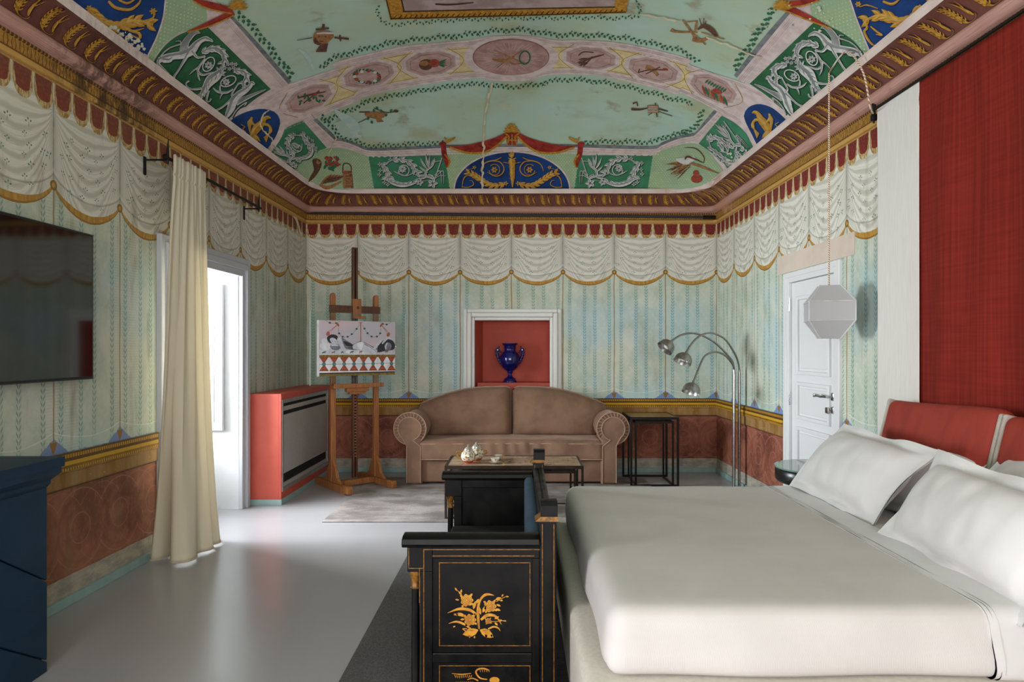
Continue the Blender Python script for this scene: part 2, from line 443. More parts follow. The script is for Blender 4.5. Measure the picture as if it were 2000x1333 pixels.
# ------------------------------------------------------------------ cornice: lofted rings round left, back and right wall
def ring(p, r):
    """plan of one cornice line; corners rounded by r. Samples match from line to line, so bands do not shear"""
    pts = []; y1 = D-p; yc = D-0.66
    for y in np.linspace(Y0, yc, 42): pts.append((XL(y)+p, y))
    def corner(a, c0, k0, e):
        path = [a]+[(c0[0]+r*math.cos(k0-k*(PI/2)/24), c0[1]+r*math.sin(k0-k*(PI/2)/24)) for k in range(25)]+[e]
        q = np.array(path); s = np.concatenate([[0], np.cumsum(np.linalg.norm(np.diff(q, axis=0), axis=1))])
        return [(np.interp(t, s, q[:, 0]), np.interp(t, s, q[:, 1])) for t in np.linspace(0, s[-1], 22)[1:-1]]
    xl, xr = XL(D)+0.66, XR(D)-0.66
    pts += corner((XL(yc)+p, yc), (XL(y1)+p+r, y1-r), PI, (xl, y1))
    for x in np.linspace(xl, xr, 24): pts.append((x, y1))
    pts += corner((xr, y1), (XR(y1)-p-r, y1-r), PI/2, (XR(yc)-p, yc))
    for y in np.linspace(yc, Y0, 42): pts.append((XR(y)-p, y))
    return pts
def loft(prof):
    """prof: rows (p, r, z, v)"""
    mb = MB(); P = []; uv = []
    for p, r, z, v in prof:
        R = ring(p, r); s = 0; row = []
        for i, q in enumerate(R):
            row.append((q[0], q[1], z))
            if p == prof[0][0] and z == prof[0][2]: pass
            uv.append((0, v))
        P.append(row)
    mid = ring(prof[len(prof)//2][0], prof[len(prof)//2][1]); s = [0]
    for i in range(1, len(mid)): s.append(s[-1]+math.dist(mid[i], mid[i-1]))
    mb.grid(P, flip=False); mb.uv = [(s[k % len(mid)], uv[k][1]) for k in range(len(uv))]
    return mb, s[-1]
def band_mat(name, fn, rough=0.7):
    m, b = newmat(name); U, Vv, _ = sep(coords('UV')); o = coords('Object'); setc(b, fn(U, Vv, o)); setc(b, rough, 'Roughness'); setc(b, 0.3, 'Specular IOR Level'); return m
def stain(col, o, amt=0.85):
    x, y, z = sep(o)
    d = ss(nz(9.0, comb(x*2.0, y*1.6, z*0.8), 5, 0.75), 0.38, 0.6)*ss(vabs(y-4.05+(z-2.9)*0.8), 0.75, 0.15)*(x < 0)
    col = mixc(d*amt, col, (58, 42, 30))
    e = ss(nz(5.0, o, 4), 0.42, 0.6)*ss(vabs(y-7.2), 0.5, 0.1)*(x > 1.6)
    return mixc(e*0.75, col, (196, 140, 112))
def f_dentil(U, Vv, o):
    g = mixc(ss(nz(40.0, o, 3), 0.35, 0.65), (176, 132, 58), (150, 106, 44))
    a = fract(U/0.052); t = vabs(a-0.5)
    pat = (vabs(t-0.2+(vabs(Vv-0.55)-0.2)*0.5) < 0.05)*(Vv > 0.3)*(Vv < 0.82)
    g = mixc(pat*0.85, g, (72, 48, 28))
    g = mixc((Vv > 0.86)*(fract(U/0.026) < 0.6), g, (80, 54, 30))
    g = mixc((Vv < 0.28), g, (196, 152, 82)); g = mixc((vabs(Vv-0.28) < 0.03), g, (112, 78, 36))
    return stain(g, o, 0.9)
def f_torus(U, Vv, o):
    g = mixc(ss(nz(14.0, comb(U*0.25, Vv*2.0), 4), 0.3, 0.7), (200, 158, 146), (172, 124, 112))
    return stain(g, o, 0.75)
def f_frieze(U, Vv, o):
    g = mixc(ss(nz(6.0, o, 4), 0.3, 0.7), (118, 74, 62), (104, 60, 50))
    return stain(g, o, 0.55)
def f_white(U, Vv, o):
    g = mixc(ss(nz(5.0, o, 4), 0.35, 0.7), (224, 208, 200), (210, 192, 184))
    return stain(g, o, 0.3)
mb, _ = loft([(0.004, 0.004, 2.815, 0), (0.016, 0.004, 2.818, 0.05), (0.016, 0.004, 2.85, 0.28), (0.022, 0.004, 2.855, 0.33), (0.022, 0.004, 2.906, 0.85), (0.03, 0.004, 2.912, 0.95), (0.03, 0.004, 2.922, 1)])
struct('trim_4', mb, band_mat('gold_dentil_band', f_dentil), smooth=35)
prof = []
for k in range(9):
    t = k/8; a = -PI/2+t*PI; prof.append((0.03+0.05*math.cos(a)*0.8+0.02*t, 0.02+0.08*t, 2.922+0.038*(1+math.sin(a))+0.0, t))
mb, _ = loft(prof); struct('trim_5', mb, band_mat('pink_torus_band', f_torus), smooth=50)
FR = [(0.05, 0.10, 2.998), (0.062, 0.14, 3.02), (0.085, 0.19, 3.045), (0.115, 0.25, 3.07), (0.15, 0.31, 3.09), (0.20, 0.38, 3.107)]
mb, FLEN = loft([(p, r, z, i/5) for i, (p, r, z) in enumerate(FR)]); struct('trim_6', mb, band_mat('brown_frieze_band', f_frieze), smooth=60)
mb, _ = loft([(0.20, 0.38, 3.107, 0), (0.203, 0.40, 3.112, 0.1), (0.203, 0.42, 3.148, 0.9), (0.215, 0.44, 3.156, 1)]); struct('trim_7', mb, band_mat('pale_pink_band', f_white), smooth=35)

# ------------------------------------------------------------------ vaulted ceiling
m, b = newmat('fresco_green_field'); o3 = coords('Object'); x, y, z = sep(o3)
g = mixc(ss(nz(1.6, o3, 4), 0.35, 0.65), (180, 202, 176), (180, 210, 196))
g = mixc(ss(nz(2.2, comb(x*0.7, y, 4.0), 4, 0.6), 0.5, 0.7)*0.6, g, (168, 162, 108))
g = mixc(ss(nz(3.2, comb(x, y, 9.0), 4, 0.6), 0.6, 0.72)*0.6, g, (148, 126, 76))
g = mixc(ss(nz(9.0, comb(x*0.5, y*1.4, 2.0), 4, 0.7), 0.5, 0.68)*0.35, g, (188, 206, 170))
g = mixc(ss(nz(7.0, o3, 3), 0.62, 0.7)*0.4, g, (206, 204, 168))
setc(b, g); setc(b, 0.8, 'Roughness'); setc(b, 0.25, 'Specular IOR Level'); bump(b, nz(40.0, o3, 4), 0.08, 0.006)
M_ceil = m
P = []
ey = list(np.linspace(Y0, VY, 60))+[VY+(YE-VY)*math.sin(t) for t in np.linspace(0, PI/2, 90)[1:]]
for yy in ey:
    e = min(1.0, max(0.0, (yy-VY)/(YE-VY))); xb = max(0.0, 1-e**NP)**(1/NP)
    xc = (XL(yy)+XR(yy))/2; a = (XR(yy)-XL(yy))/2-PS
    X = xc+a*xb*np.sin(np.linspace(-PI/2, PI/2, 161)); Zc = ceil_z(X, np.full_like(X, yy))
    P.append([(X[k], yy, float(Zc[k])) for k in range(161)])
mb = MB(); mb.grid(P, flip=True)
CEIL = struct('ceiling', mb, M_ceil, smooth=60)
# ------------------------------------------------------------------ fresco paint on the vault: thin paint layers that follow its curve
class Dec:
    def __init__(s, fn): s.fn = fn; s.p = []; s.l = []; s.f = []
    def _add(s, pts, fs, lift):
        k = len(s.p); s.p.extend([(float(a), float(b)) for a, b in pts]); s.l.extend([lift]*len(pts)); s.f.extend([tuple(i+k for i in f) for f in fs])
    def strip(s, L, R, lift=1, nw=2):
        L = np.array(L, float); R = np.array(R, float); n = len(L); pts = []; fs = []
        for i in range(n):
            for j in range(nw+1): pts.append(L[i]+(R[i]-L[i])*j/nw)
        for i in range(n-1):
            for j in range(nw): a = i*(nw+1)+j; fs.append((a, a+1, a+nw+2, a+nw+1))
        s._add(pts, fs, lift); return s
    def stroke(s, pts, lift=1, n=6, nw=1, w=None, off=(0, 0)):
        P = np.array(pts, float)
        if P.shape[1] == 2: P = np.hstack([P, np.full((len(P), 1), w if w is not None else 2.0)])
        elif w is not None: P[:, 2] *= w
        q = cr(P, n); t = np.gradient(q[:, :2], axis=0); t /= (np.linalg.norm(t, axis=1)[:, None]+1e-9)
        nn = np.stack([-t[:, 1], t[:, 0]], 1)*np.maximum(q[:, 2:3], 0.05)/2
        c = q[:, :2]+np.array(off)
        return s.strip(c+nn, c-nn, lift, nw)
    def blob(s, poly, lift=1, rings=1, n=0, closed=True):
        P = np.array(poly, float)
        if n: P = cr(P, n, True)
        c = P.mean(0); N = len(P); pts = [c]; fs = []
        for r in range(1, rings+1): pts.extend(list(c+(P-c)*r/rings))
        for i in range(N): fs.append((0, 1+i, 1+(i+1) % N))
        for r in range(1, rings):
            for i in range(N): a = 1+(r-1)*N+i; b2 = 1+(r-1)*N+(i+1) % N; fs.append((a, a+N, b2+N, b2))
        s._add(pts, fs, lift); return s
    def ell(s, x, y, rx, ry=None, rot=0.0, lift=1, n=14, rings=1):
        ry = ry or rx; a = np.linspace(0, 2*PI, n, endpoint=False); c, d = math.cos(rot), math.sin(rot)
        return s.blob(np.stack([x+rx*np.cos(a)*c-ry*np.sin(a)*d, y+rx*np.cos(a)*d+ry*np.sin(a)*c], 1), lift, rings)
    def patch(s, q, lift=1, n=16):
        q = np.array(q, float); pts = []; fs = []
        for i in range(n+1):
            for j in range(n+1):
                u, v = j/n, i/n; pts.append(q[0]*(1-u)*(1-v)+q[1]*u*(1-v)+q[2]*u*v+q[3]*(1-u)*v)
        for i in range(n):
            for j in range(n): a = i*(n+1)+j; fs.append((a, a+1, a+n+2, a+n+1))
        s._add(pts, fs, lift); return s
    def leaf(s, x, y, ang, L, W, lift=1, bend=0.0):
        t = np.array([0, .25, .55, .8, 1.0]); wv = np.array([0.1, .8, 1.0, .6, .02])*W/2
        cx = x+L*t*math.cos(ang)-bend*L*t*t*math.sin(ang); cy = y+L*t*math.sin(ang)+bend*L*t*t*math.cos(ang)
        nx, ny = -math.sin(ang), math.cos(ang)
        return s.strip(np.stack([cx+nx*wv, cy+ny*wv], 1), np.stack([cx-nx*wv, cy-ny*wv], 1), lift, 1)
    def build(s, name, m, parent, kind=None, unit=0.0012):
        if not s.f: return None
        v = s.fn(np.array(s.p), np.array(s.l)*unit)
        mb = MB(); mb.v = [tuple(q) for q in v]; mb.f = s.f
        return obj(name, mb, m, parent, smooth=None, kind=kind)
def paint(name, c, c2=None, scale=14, thr=(0.35, 0.65), rough=0.8):
    return mat(name, c, rough, c2=c2 or tuple(int(k*0.86) for k in c), nscale=scale, spec=0.25, thr=thr)
KA = 1/2.857
def A(*p): return [(x*KA, y*KA, *r) for x, y, *r in p]
def B(*p): return [(650+x*KA, y*KA, *r) for x, y, *r in p]
def Cc(*p): return [(1300+x*KA, y*KA, *r) for x, y, *r in p]
for_scale = lambda pts, k: [(x, y, r[0]*k) if r else (x, y) for x, y, *r in pts]
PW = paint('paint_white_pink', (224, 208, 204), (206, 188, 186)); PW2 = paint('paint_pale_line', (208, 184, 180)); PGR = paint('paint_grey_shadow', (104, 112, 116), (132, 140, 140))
PYE = paint('paint_buff_yellow', (226, 210, 164), (214, 192, 140)); POC = paint('paint_ochre_line', (190, 160, 100)); PMA = paint('paint_mauve', (196, 168, 160), (180, 148, 140))
PMD = paint('paint_mauve_dark', (158, 118, 112)); PG = paint('paint_panel_green', (52, 108, 72), (40, 94, 60), 5); PGL = paint('paint_panel_green_light', (70, 140, 104), (58, 124, 88), 5)
PB = paint('paint_deep_blue', (26, 66, 128), (22, 54, 104), 6); PLA = paint('paint_lattice_green', (150, 182, 150), (160, 188, 146), 5); PDOT = paint('paint_lattice_dot', (212, 216, 172))
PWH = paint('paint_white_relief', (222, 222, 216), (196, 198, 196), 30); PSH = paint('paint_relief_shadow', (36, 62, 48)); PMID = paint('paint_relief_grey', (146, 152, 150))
PGO = paint('paint_gold', (200, 150, 54), (164, 116, 38), 40); PGD = paint('paint_gold_dark', (84, 58, 26)); PGH = paint('paint_gold_light', (216, 176, 92))
PRE = paint('paint_red_drape', (168, 58, 44), (126, 36, 32), 16); PBR = paint('paint_brown', (112, 80, 62), (86, 58, 44), 40); PBL = paint('paint_brown_light', (172, 128, 84), (146, 100, 62), 40)
PLE = paint('paint_leaf_green', (58, 118, 88), (46, 100, 74), 60); PBE = paint('paint_berry', (150, 54, 46)); PCR = paint('paint_crack_filler', (226, 214, 182)); PSK = paint('paint_faded_sky', (176, 208, 204), (196, 216, 206), 8)
PRO = paint('paint_rose', (206, 150, 136), (180, 110, 100), 50); PND = paint('paint_navy', (18, 34, 72))
cd = lambda: Dec(cast_ceiling)

# --- long arch band with medallions
bu = np.array(A((1262, 690), (1300, 640), (1400, 588), (1560, 490), (1750, 420), (1900, 370))+B((0, 350), (200, 297), (400, 255), (620, 233), (760, 222), (860, 203), (1000, 194), (1140, 203), (1250, 222), (1400, 222), (1600, 237), (1800, 275), (2000, 330))+Cc((120, 350), (250, 400), (420, 455), (600, 540), (690, 620), (715, 682)))
bl_ = np.array(A((1478, 855), (1500, 790), (1560, 745), (1700, 690), (1840, 625), (2000, 560))+B((150, 548), (300, 508), (600, 456), (740, 440), (830, 436), (900, 448), (1000, 452), (1100, 446), (1200, 418), (1350, 412), (1500, 425), (1650, 455), (1800, 490), (1920, 525))+Cc((70, 512), (160, 550), (280, 615), (410, 690), (500, 770), (523, 832)))
def resample(P, n):
    q = cr(P, 10); s = np.concatenate([[0], np.cumsum(np.linalg.norm(np.diff(q, axis=0), axis=1))]); t = np.linspace(0, s[-1], n)
    return np.stack([np.interp(t, s, q[:, 0]), np.interp(t, s, q[:, 1])], 1)
N1 = 120; U1, L1 = resample(bu, N1), resample(bl_, N1)
def across(f): return U1+(L1-U1)*f
d = cd(); d.strip(U1, L1, 1, 8); d.build('painted_arch_band', PW, CEIL)
d = cd(); d.strip(across(.17)[14:-14], across(.83)[14:-14], 2, 6); d.build('painted_band_field', PYE, CEIL)
d = cd()
for f in (.06, .10, .90, .94): d.stroke(np.hstack([across(f), np.full((N1, 1), 0.9)])[4:-4], 2, 1)
d.build('painted_band_line', PW2, CEIL)
d = cd()
for f in (.20, .80): d.stroke(np.hstack([across(f), np.full((N1, 1), 1.0)])[16:-16], 3, 1)
def octa(x, y, rx, ry, rot, k=0.42):
    pts = []
    for sx, sy in ((1, k), (k, 1), (-k, 1), (-1, k), (-1, -k), (-k, -1), (k, -1), (1, -k)):
        X, Y = rx*sx, ry*sy; pts.append((x+X*math.cos(rot)-Y*math.sin(rot), y+X*math.sin(rot)+Y*math.cos(rot)))
    q = []
    for i in range(8):
        a, c = np.array(pts[i]), np.array(pts[(i+1) % 8]); q += [a, a*.67+c*.33, a*.33+c*.67]
    return q
OCT = [(602, 191, 54, 27, -.40), (720, 145, 57, 27, -.24), (841, 122, 57, 27, -.10), (1154, 112.5, 56, 25, .09), (1276, 135, 56, 26, .24), (1394, 172, 54, 27, .42)]
for x, y, rx, ry, r in OCT:
    for s in (-1, 1):
        cx, cy = x+s*rx*1.15*math.cos(r), y+s*rx*1.15*math.sin(r)
        d.stroke([(x+s*rx*.62*math.cos(r)+ry*.98*math.sin(r), y+s*rx*.62*math.sin(r)-ry*.98*math.cos(r)), (cx, cy), (x+s*rx*.62*math.cos(r)-ry*.98*math.sin(r), y+s*rx*.62*math.sin(r)+ry*.98*math.cos(r))], 3, 4, w=1.2)
d.build('painted_band_line', POC, CEIL)
for x, y, rx, ry, r in OCT:
    d = cd(); d.blob(octa(x, y, rx, ry, r), 3, 4); om = d.build('painted_octagon', PW, CEIL)
    d = cd(); d.blob(octa(x, y, rx*.86, ry*.84, r), 4, 4); d.build('painted_octagon_rim', PW2, om)
    d = cd(); d.blob(octa(x, y, rx*.82, ry*.79, r), 5, 4); d.build('painted_octagon_field', PMA, om)
    d = cd(); q = octa(x, y, rx*.70, ry*.66, r); d.stroke(q+[q[0], q[1]], 6, 1, w=0.8); d.build('painted_octagon_line', PMD, om)
d = cd(); d.ell(998, 111, 92, 43, 0, 3, 40, 5); MED = d.build('painted_roundel', PW, CEIL)
d = cd(); d.ell(998, 109.5, 75, 36, 0, 4, 40, 5); d.build('painted_roundel_rim', PMD, MED)
d = cd(); d.ell(998, 110, 73, 34.5, 0, 5, 40, 5); d.build('painted_roundel_field', paint('paint_roundel', (190, 156, 150), (166, 128, 124), 9), MED)
d = cd()
for k in range(46):
    a = 2*PI*k/46+rng.uniform(-.05, .05); r0 = rng.uniform(.35, .5); r1 = rng.uniform(.62, .95)
    d.stroke([(998+73*r0*math.cos(a), 110+34.5*r0*math.sin(a)), (998+73*r1*math.cos(a), 110+34.5*r1*math.sin(a))], 6, 2, w=1.0)
d.build('painted_ray', PW2, MED)

# --- green fields are the bare vault; mouldings and shadow lines around them
m_low = np.array(A((1690, 640), (1850, 790))+[(651, 281), (662, 281), (676, 284), (692, 290), (723, 300), (800, 298), (868, 295), (1000, 293), (1133, 294), (1200, 296), (1276, 297), (1296, 289), (1315, 281), (1335, 275), (1352, 272), (1362, 268), (1384, 246), (1407, 221)])
d = cd(); d.stroke(np.hstack([m_low, np.full((len(m_low), 1), 13.0)]), 2, 6, 3); d.build('painted_moulding', PW, CEIL)
d = cd()
for o2 in (-3, 1.5): d.stroke(np.hstack([m_low+np.array([0, o2]), np.full((len(m_low), 1), 1.0)]), 3, 6)
d.build('painted_moulding_line', PW2, CEIL)
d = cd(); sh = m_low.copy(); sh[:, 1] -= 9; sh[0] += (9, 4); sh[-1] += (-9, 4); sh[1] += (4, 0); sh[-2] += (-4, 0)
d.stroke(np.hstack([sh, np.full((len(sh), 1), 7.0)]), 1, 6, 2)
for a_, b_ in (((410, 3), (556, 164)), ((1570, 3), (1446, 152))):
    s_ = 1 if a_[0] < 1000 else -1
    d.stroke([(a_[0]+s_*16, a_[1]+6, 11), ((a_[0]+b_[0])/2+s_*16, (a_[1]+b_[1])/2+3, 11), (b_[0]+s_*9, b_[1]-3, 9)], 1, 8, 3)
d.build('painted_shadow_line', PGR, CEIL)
d = cd()
for a_, b_ in (((398, -4), (556, 168)), ((1586, -4), (1446, 156))):
    s_ = 1 if a_[0] < 1000 else -1
    d.stroke([(a_[0]+s_*6, a_[1], 19), ((a_[0]+b_[0])/2+s_*3, (a_[1]+b_[1])/2, 18), (*b_, 16)], 2, 8, 4)
d.build('painted_moulding', PW, CEIL)
d = cd()
for a_, b_ in (((398, -4), (556, 168)), ((1586, -4), (1446, 156))):
    s_ = 1 if a_[0] < 1000 else -1
    for o2 in (-3.5, 1, 5): d.stroke([(a_[0]+s_*6+o2, a_[1], 1.1), ((a_[0]+b_[0])/2+s_*3+o2, (a_[1]+b_[1])/2, 1.1), (b_[0]+o2, b_[1], 1)], 3, 8)
d.build('painted_moulding_line', PW2, CEIL)

# --- panels on the cove
def pedge(pts, n=5): return cr(np.array(pts, float), n, False)
def curvedquad(e0, e1, lift, dd, nw=12, n=24):
    """surface between two edge polylines"""
    dd.strip(resample(np.array(e0, float), n), resample(np.array(e1, float), n), lift, nw)
# ground of the cove between the panels (pinkish plaster borders)
d = cd()
LB = A((120*2.857, -2), (283*2.857, 115*2.857), (1250, 700), (1470, 860), (1620, 980), (1760, 1040), (1850, 1055))
for_c = [(100, -20), (283, 114), (437, 247), (516, 302), (572, 343), (618, 367), (660, 372), (730, 372), (880, 372), (1120, 372), (1270, 372), (1330, 371), (1385, 366), (1430, 340), (1484, 296), (1552, 244), (1708, 118), (1880, 0), (1920, -20)]
inn = [(395, -20), (460, 58), (540, 160), (560, 200), (600, 230), (640, 270), (690, 288), (725, 298), (880, 292), (1120, 292), (1275, 296), (1310, 282), (1350, 268), (1400, 226), (1446, 195), (1460, 150), (1520, 75), (1590, -6), (1600, -20)]
d.strip(resample(np.array(for_c, float), 150), resample(np.array(inn, float), 150), 0.3, 24); d.build('painted_cove_border', PW, CEIL)
pan = cd()
gl_o = A((835, 375), (1040, 535), (1250, 690)); gl_i = A((1150, 140), (1330, 318), (1510, 495))
# left griffin panel, closed on its left by a curve
curvedquad(A((835, 375), (880, 300), (930, 240), (1010, 185), (1150, 140)), A((1250, 690), (1300, 650), (1360, 600), (1430, 545), (1510, 495)), 2, pan, 16, 20)
curvedquad(Cc((1140, 340), (1100, 285), (1050, 225), (960, 165), (835, 115)), Cc((715, 680), (660, 620), (600, 560), (540, 512), (470, 465)), 2, pan, 16, 20)
pan.build('painted_green_panel', PG, CEIL)
pan = cd()
curvedquad(A((1480, 860), (1510, 790), (1570, 730), (1620, 700), (1690, 672)), A((1622, 968), (1670, 915), (1720, 875), (1770, 848), (1822, 822)), 2, pan, 14, 16)
curvedquad(Cc((515, 850), (480, 780), (430, 720), (380, 680), (312, 642)), Cc((362, 968), (320, 900), (270, 860), (230, 830), (185, 800)), 2, pan, 14, 16)
pan.patch([(719, 305), (868.5, 302.5), (879, 369), (731, 369)], 2, 14)
pan.patch([(1131, 303), (1276, 301.5), (1265, 369), (1121, 369)], 2, 14)
pan.build('painted_green_panel', PGL, CEIL)
pan = cd()
pan.strip(resample(np.array([(572, 336), (600, 304), (625, 292), (652, 288), (680, 291), (720, 305)], float), 24), resample(np.array([(575, 337), (600, 352), (630, 365), (660, 370), (690, 370), (731, 369.5)], float), 24), 2, 10)
pan.strip(resample(np.array([(1275, 301), (1305, 289), (1335, 280), (1362, 281), (1385, 296), (1413, 332)], float), 24), resample(np.array([(1265, 369.5), (1300, 370), (1335, 369), (1365, 364), (1388, 353), (1412, 333)], float), 24), 2, 10)
pan.patch([(868, 291), (1133, 291), (1122, 369.5), (878, 369.5)], 2, 20)
curvedquad([(283, 112), (303, 74), (316, 38), (320, -8)], [(292, 124), (318, 88), (352, 62), (402, 44), (396, -8)], 2, pan, 8, 16)
curvedquad([(1706, 114), (1690, 70), (1676, 35), (1662, -8)], [(1699, 120), (1672, 82), (1634, 56), (1592, 40), (1580, -8)], 2, pan, 8, 16)
LATT = pan.build('painted_lattice_panel', PLA, CEIL)
def inside(p, poly):
    c = False; n = len(poly); x, y = p
    for i in range(n):
        x0, y0 = poly[i]; x1, y1 = poly[(i+1) % n]
        if (y0 > y) != (y1 > y) and x < (x1-x0)*(y-y0)/(y1-y0)+x0: c = not c
    return c
def dots(dd, poly, a, bvec, r, lift=3):
    P = np.array(poly); x0, y0 = P.min(0); x1, y1 = P.max(0); o = np.array([(x0+x1)/2, (y0+y1)/2]); a = np.array(a); bvec = np.array(bvec)
    for i in range(-70, 71):
        for j in range(-70, 71):
            p = o+a*i+bvec*j
            if x0 < p[0] < x1 and y0 < p[1] < y1 and inside(p, poly): dd.ell(p[0], p[1], r, r*.8, 0, lift, 5)
d = cd()
dots(d, [(868, 296), (1133, 296), (1122, 368), (1113, 368), (1090, 330), (1050, 305), (1000, 297), (950, 305), (910, 330), (888, 368), (878, 368)], (5.2, 0), (2.6, 3.4), 1.35)
dots(d, [(575, 336), (602, 306), (640, 292), (690, 296), (719, 307), (729, 368), (660, 368), (618, 360)], (5.2, 0.4), (2.6, 3.4), 1.3)
dots(d, [(1276, 303), (1331, 283), (1365, 284), (1390, 305), (1410, 332), (1387, 358), (1300, 368), (1267, 368)], (5.2, -0.4), (2.6, 3.4), 1.3)
dots(d, [(286, 112), (306, 74), (318, 30), (322, 0), (390, 0), (398, 44), (350, 62), (316, 90), (293, 120)], (7.0, 2.2), (-.6, 7.2), 2.0)
dots(d, [(1702, 112), (1688, 68), (1664, 0), (1584, 0), (1594, 38), (1636, 56), (1672, 80), (1698, 116)], (7.0, -2.2), (.6, 7.2), 2.0)
d.build('painted_lattice_dots', PDOT, CEIL, kind='stuff')
# blue lunettes
bp = cd()
def fan_lunette(dd, base0, base1, arc, lift, nw=12, n=22):
    arc = resample(np.array(arc, float), n); t = np.linspace(0, 1, n)[:, None]; base = np.array(base0)*(1-t)+np.array(base1)*t
    dd.strip(base, arc, lift, nw)
EL_arc = A((1265, 695), (1300, 655), (1380, 618), (1460, 604), (1530, 622), (1560, 670), (1545, 740), (1510, 800), (1470, 850))
ER_arc = Cc((525, 830), (480, 740), (450, 680), (440, 635), (470, 592), (530, 577), (600, 600), (660, 650), (700, 690))
CE_arc = [(1000+113*math.cos(PI-PI*k/20), 369.5-74.5*math.sin(PI*k/20)) for k in range(21)]
fan_lunette(bp, EL_arc[0], EL_arc[-1], EL_arc, 4); fan_lunette(bp, ER_arc[0], ER_arc[-1], ER_arc, 4)
fan_lunette(bp, CE_arc[0], CE_arc[-1], CE_arc, 4, 14, 30)
BIGL = [(112, -10), (140, 14), (200, 55), (245, 86), (283, 113)]; BIGLi = [(323, -12), (321, 5), (317, 34), (304, 72), (284, 112)]
bp.strip(resample(np.array(BIGL, float), 20), resample(np.array(BIGLi, float), 20), 4, 16)
BIGR = [(1880, -12), (1840, 14), (1790, 54), (1750, 84), (1707, 114)]; BIGRi = [(1658, -12), (1664, 4), (1674, 34), (1690, 74), (1706, 113)]
bp.strip(resample(np.array(BIGR, float), 20), resample(np.array(BIGRi, float), 20), 4, 16)
bp.build('painted_blue_lunette', PB, CEIL)
d = cd()
def oarc(arc, k, c): return [(c[0]+(x-c[0])*k, c[1]+(y-c[1])*k) for x, y in arc]
d.stroke([(x, y, 11) for x, y in oarc(EL_arc, 1.10, (482, 262))], 3, 5, 2); d.stroke([(x, y, 11) for x, y in oarc(ER_arc, 1.10, (1500, 258))], 3, 5, 2)
d.stroke([(x, y, 3) for x, y in CE_arc], 5, 3, 1)
for e in (BIGLi, BIGRi): d.stroke([(x, y, 3) for x, y in e], 5, 6, 1)
d.build('painted_lunette_border', PW, CEIL)

# --- drawn ornament: every shape is laid three times (shadow, body, light)
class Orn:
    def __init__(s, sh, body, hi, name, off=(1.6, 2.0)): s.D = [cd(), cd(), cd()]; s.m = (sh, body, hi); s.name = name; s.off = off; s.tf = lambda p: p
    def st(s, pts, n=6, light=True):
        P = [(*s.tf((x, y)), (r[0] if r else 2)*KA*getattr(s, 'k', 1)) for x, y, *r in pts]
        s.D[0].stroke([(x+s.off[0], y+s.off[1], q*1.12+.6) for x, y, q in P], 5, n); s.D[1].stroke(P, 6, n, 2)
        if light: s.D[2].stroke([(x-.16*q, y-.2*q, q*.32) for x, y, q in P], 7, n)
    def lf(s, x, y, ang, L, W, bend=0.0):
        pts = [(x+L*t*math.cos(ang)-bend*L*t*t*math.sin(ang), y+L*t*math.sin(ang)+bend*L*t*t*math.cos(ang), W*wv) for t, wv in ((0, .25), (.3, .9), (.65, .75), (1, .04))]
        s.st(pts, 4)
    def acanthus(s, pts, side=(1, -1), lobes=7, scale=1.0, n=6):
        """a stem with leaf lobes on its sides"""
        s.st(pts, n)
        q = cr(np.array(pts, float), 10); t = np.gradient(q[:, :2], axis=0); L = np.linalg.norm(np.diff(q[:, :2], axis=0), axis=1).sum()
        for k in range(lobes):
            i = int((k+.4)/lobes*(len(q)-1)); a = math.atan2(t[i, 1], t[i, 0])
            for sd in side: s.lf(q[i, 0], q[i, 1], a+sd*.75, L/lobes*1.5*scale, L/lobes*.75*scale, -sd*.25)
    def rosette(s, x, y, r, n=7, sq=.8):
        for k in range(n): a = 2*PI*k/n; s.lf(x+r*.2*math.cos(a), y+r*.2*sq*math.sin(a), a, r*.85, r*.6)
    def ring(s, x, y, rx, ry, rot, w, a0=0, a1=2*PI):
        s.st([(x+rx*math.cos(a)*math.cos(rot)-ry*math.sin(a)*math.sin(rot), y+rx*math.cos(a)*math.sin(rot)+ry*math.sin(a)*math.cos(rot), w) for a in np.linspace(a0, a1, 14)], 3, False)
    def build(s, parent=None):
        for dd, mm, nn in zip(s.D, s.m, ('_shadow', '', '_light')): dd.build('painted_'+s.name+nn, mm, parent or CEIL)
def homog(src, dst):
    M = []
    for (x, y), (u, v) in zip(src, dst): M += [[x, y, 1, 0, 0, 0, -u*x, -u*y, -u], [0, 0, 0, x, y, 1, -v*x, -v*y, -v]]
    h = np.linalg.svd(np.array(M))[2][-1].reshape(3, 3)
    return lambda p: tuple((h @ np.array([p[0], p[1], 1]))[:2]/(h @ np.array([p[0], p[1], 1]))[2])
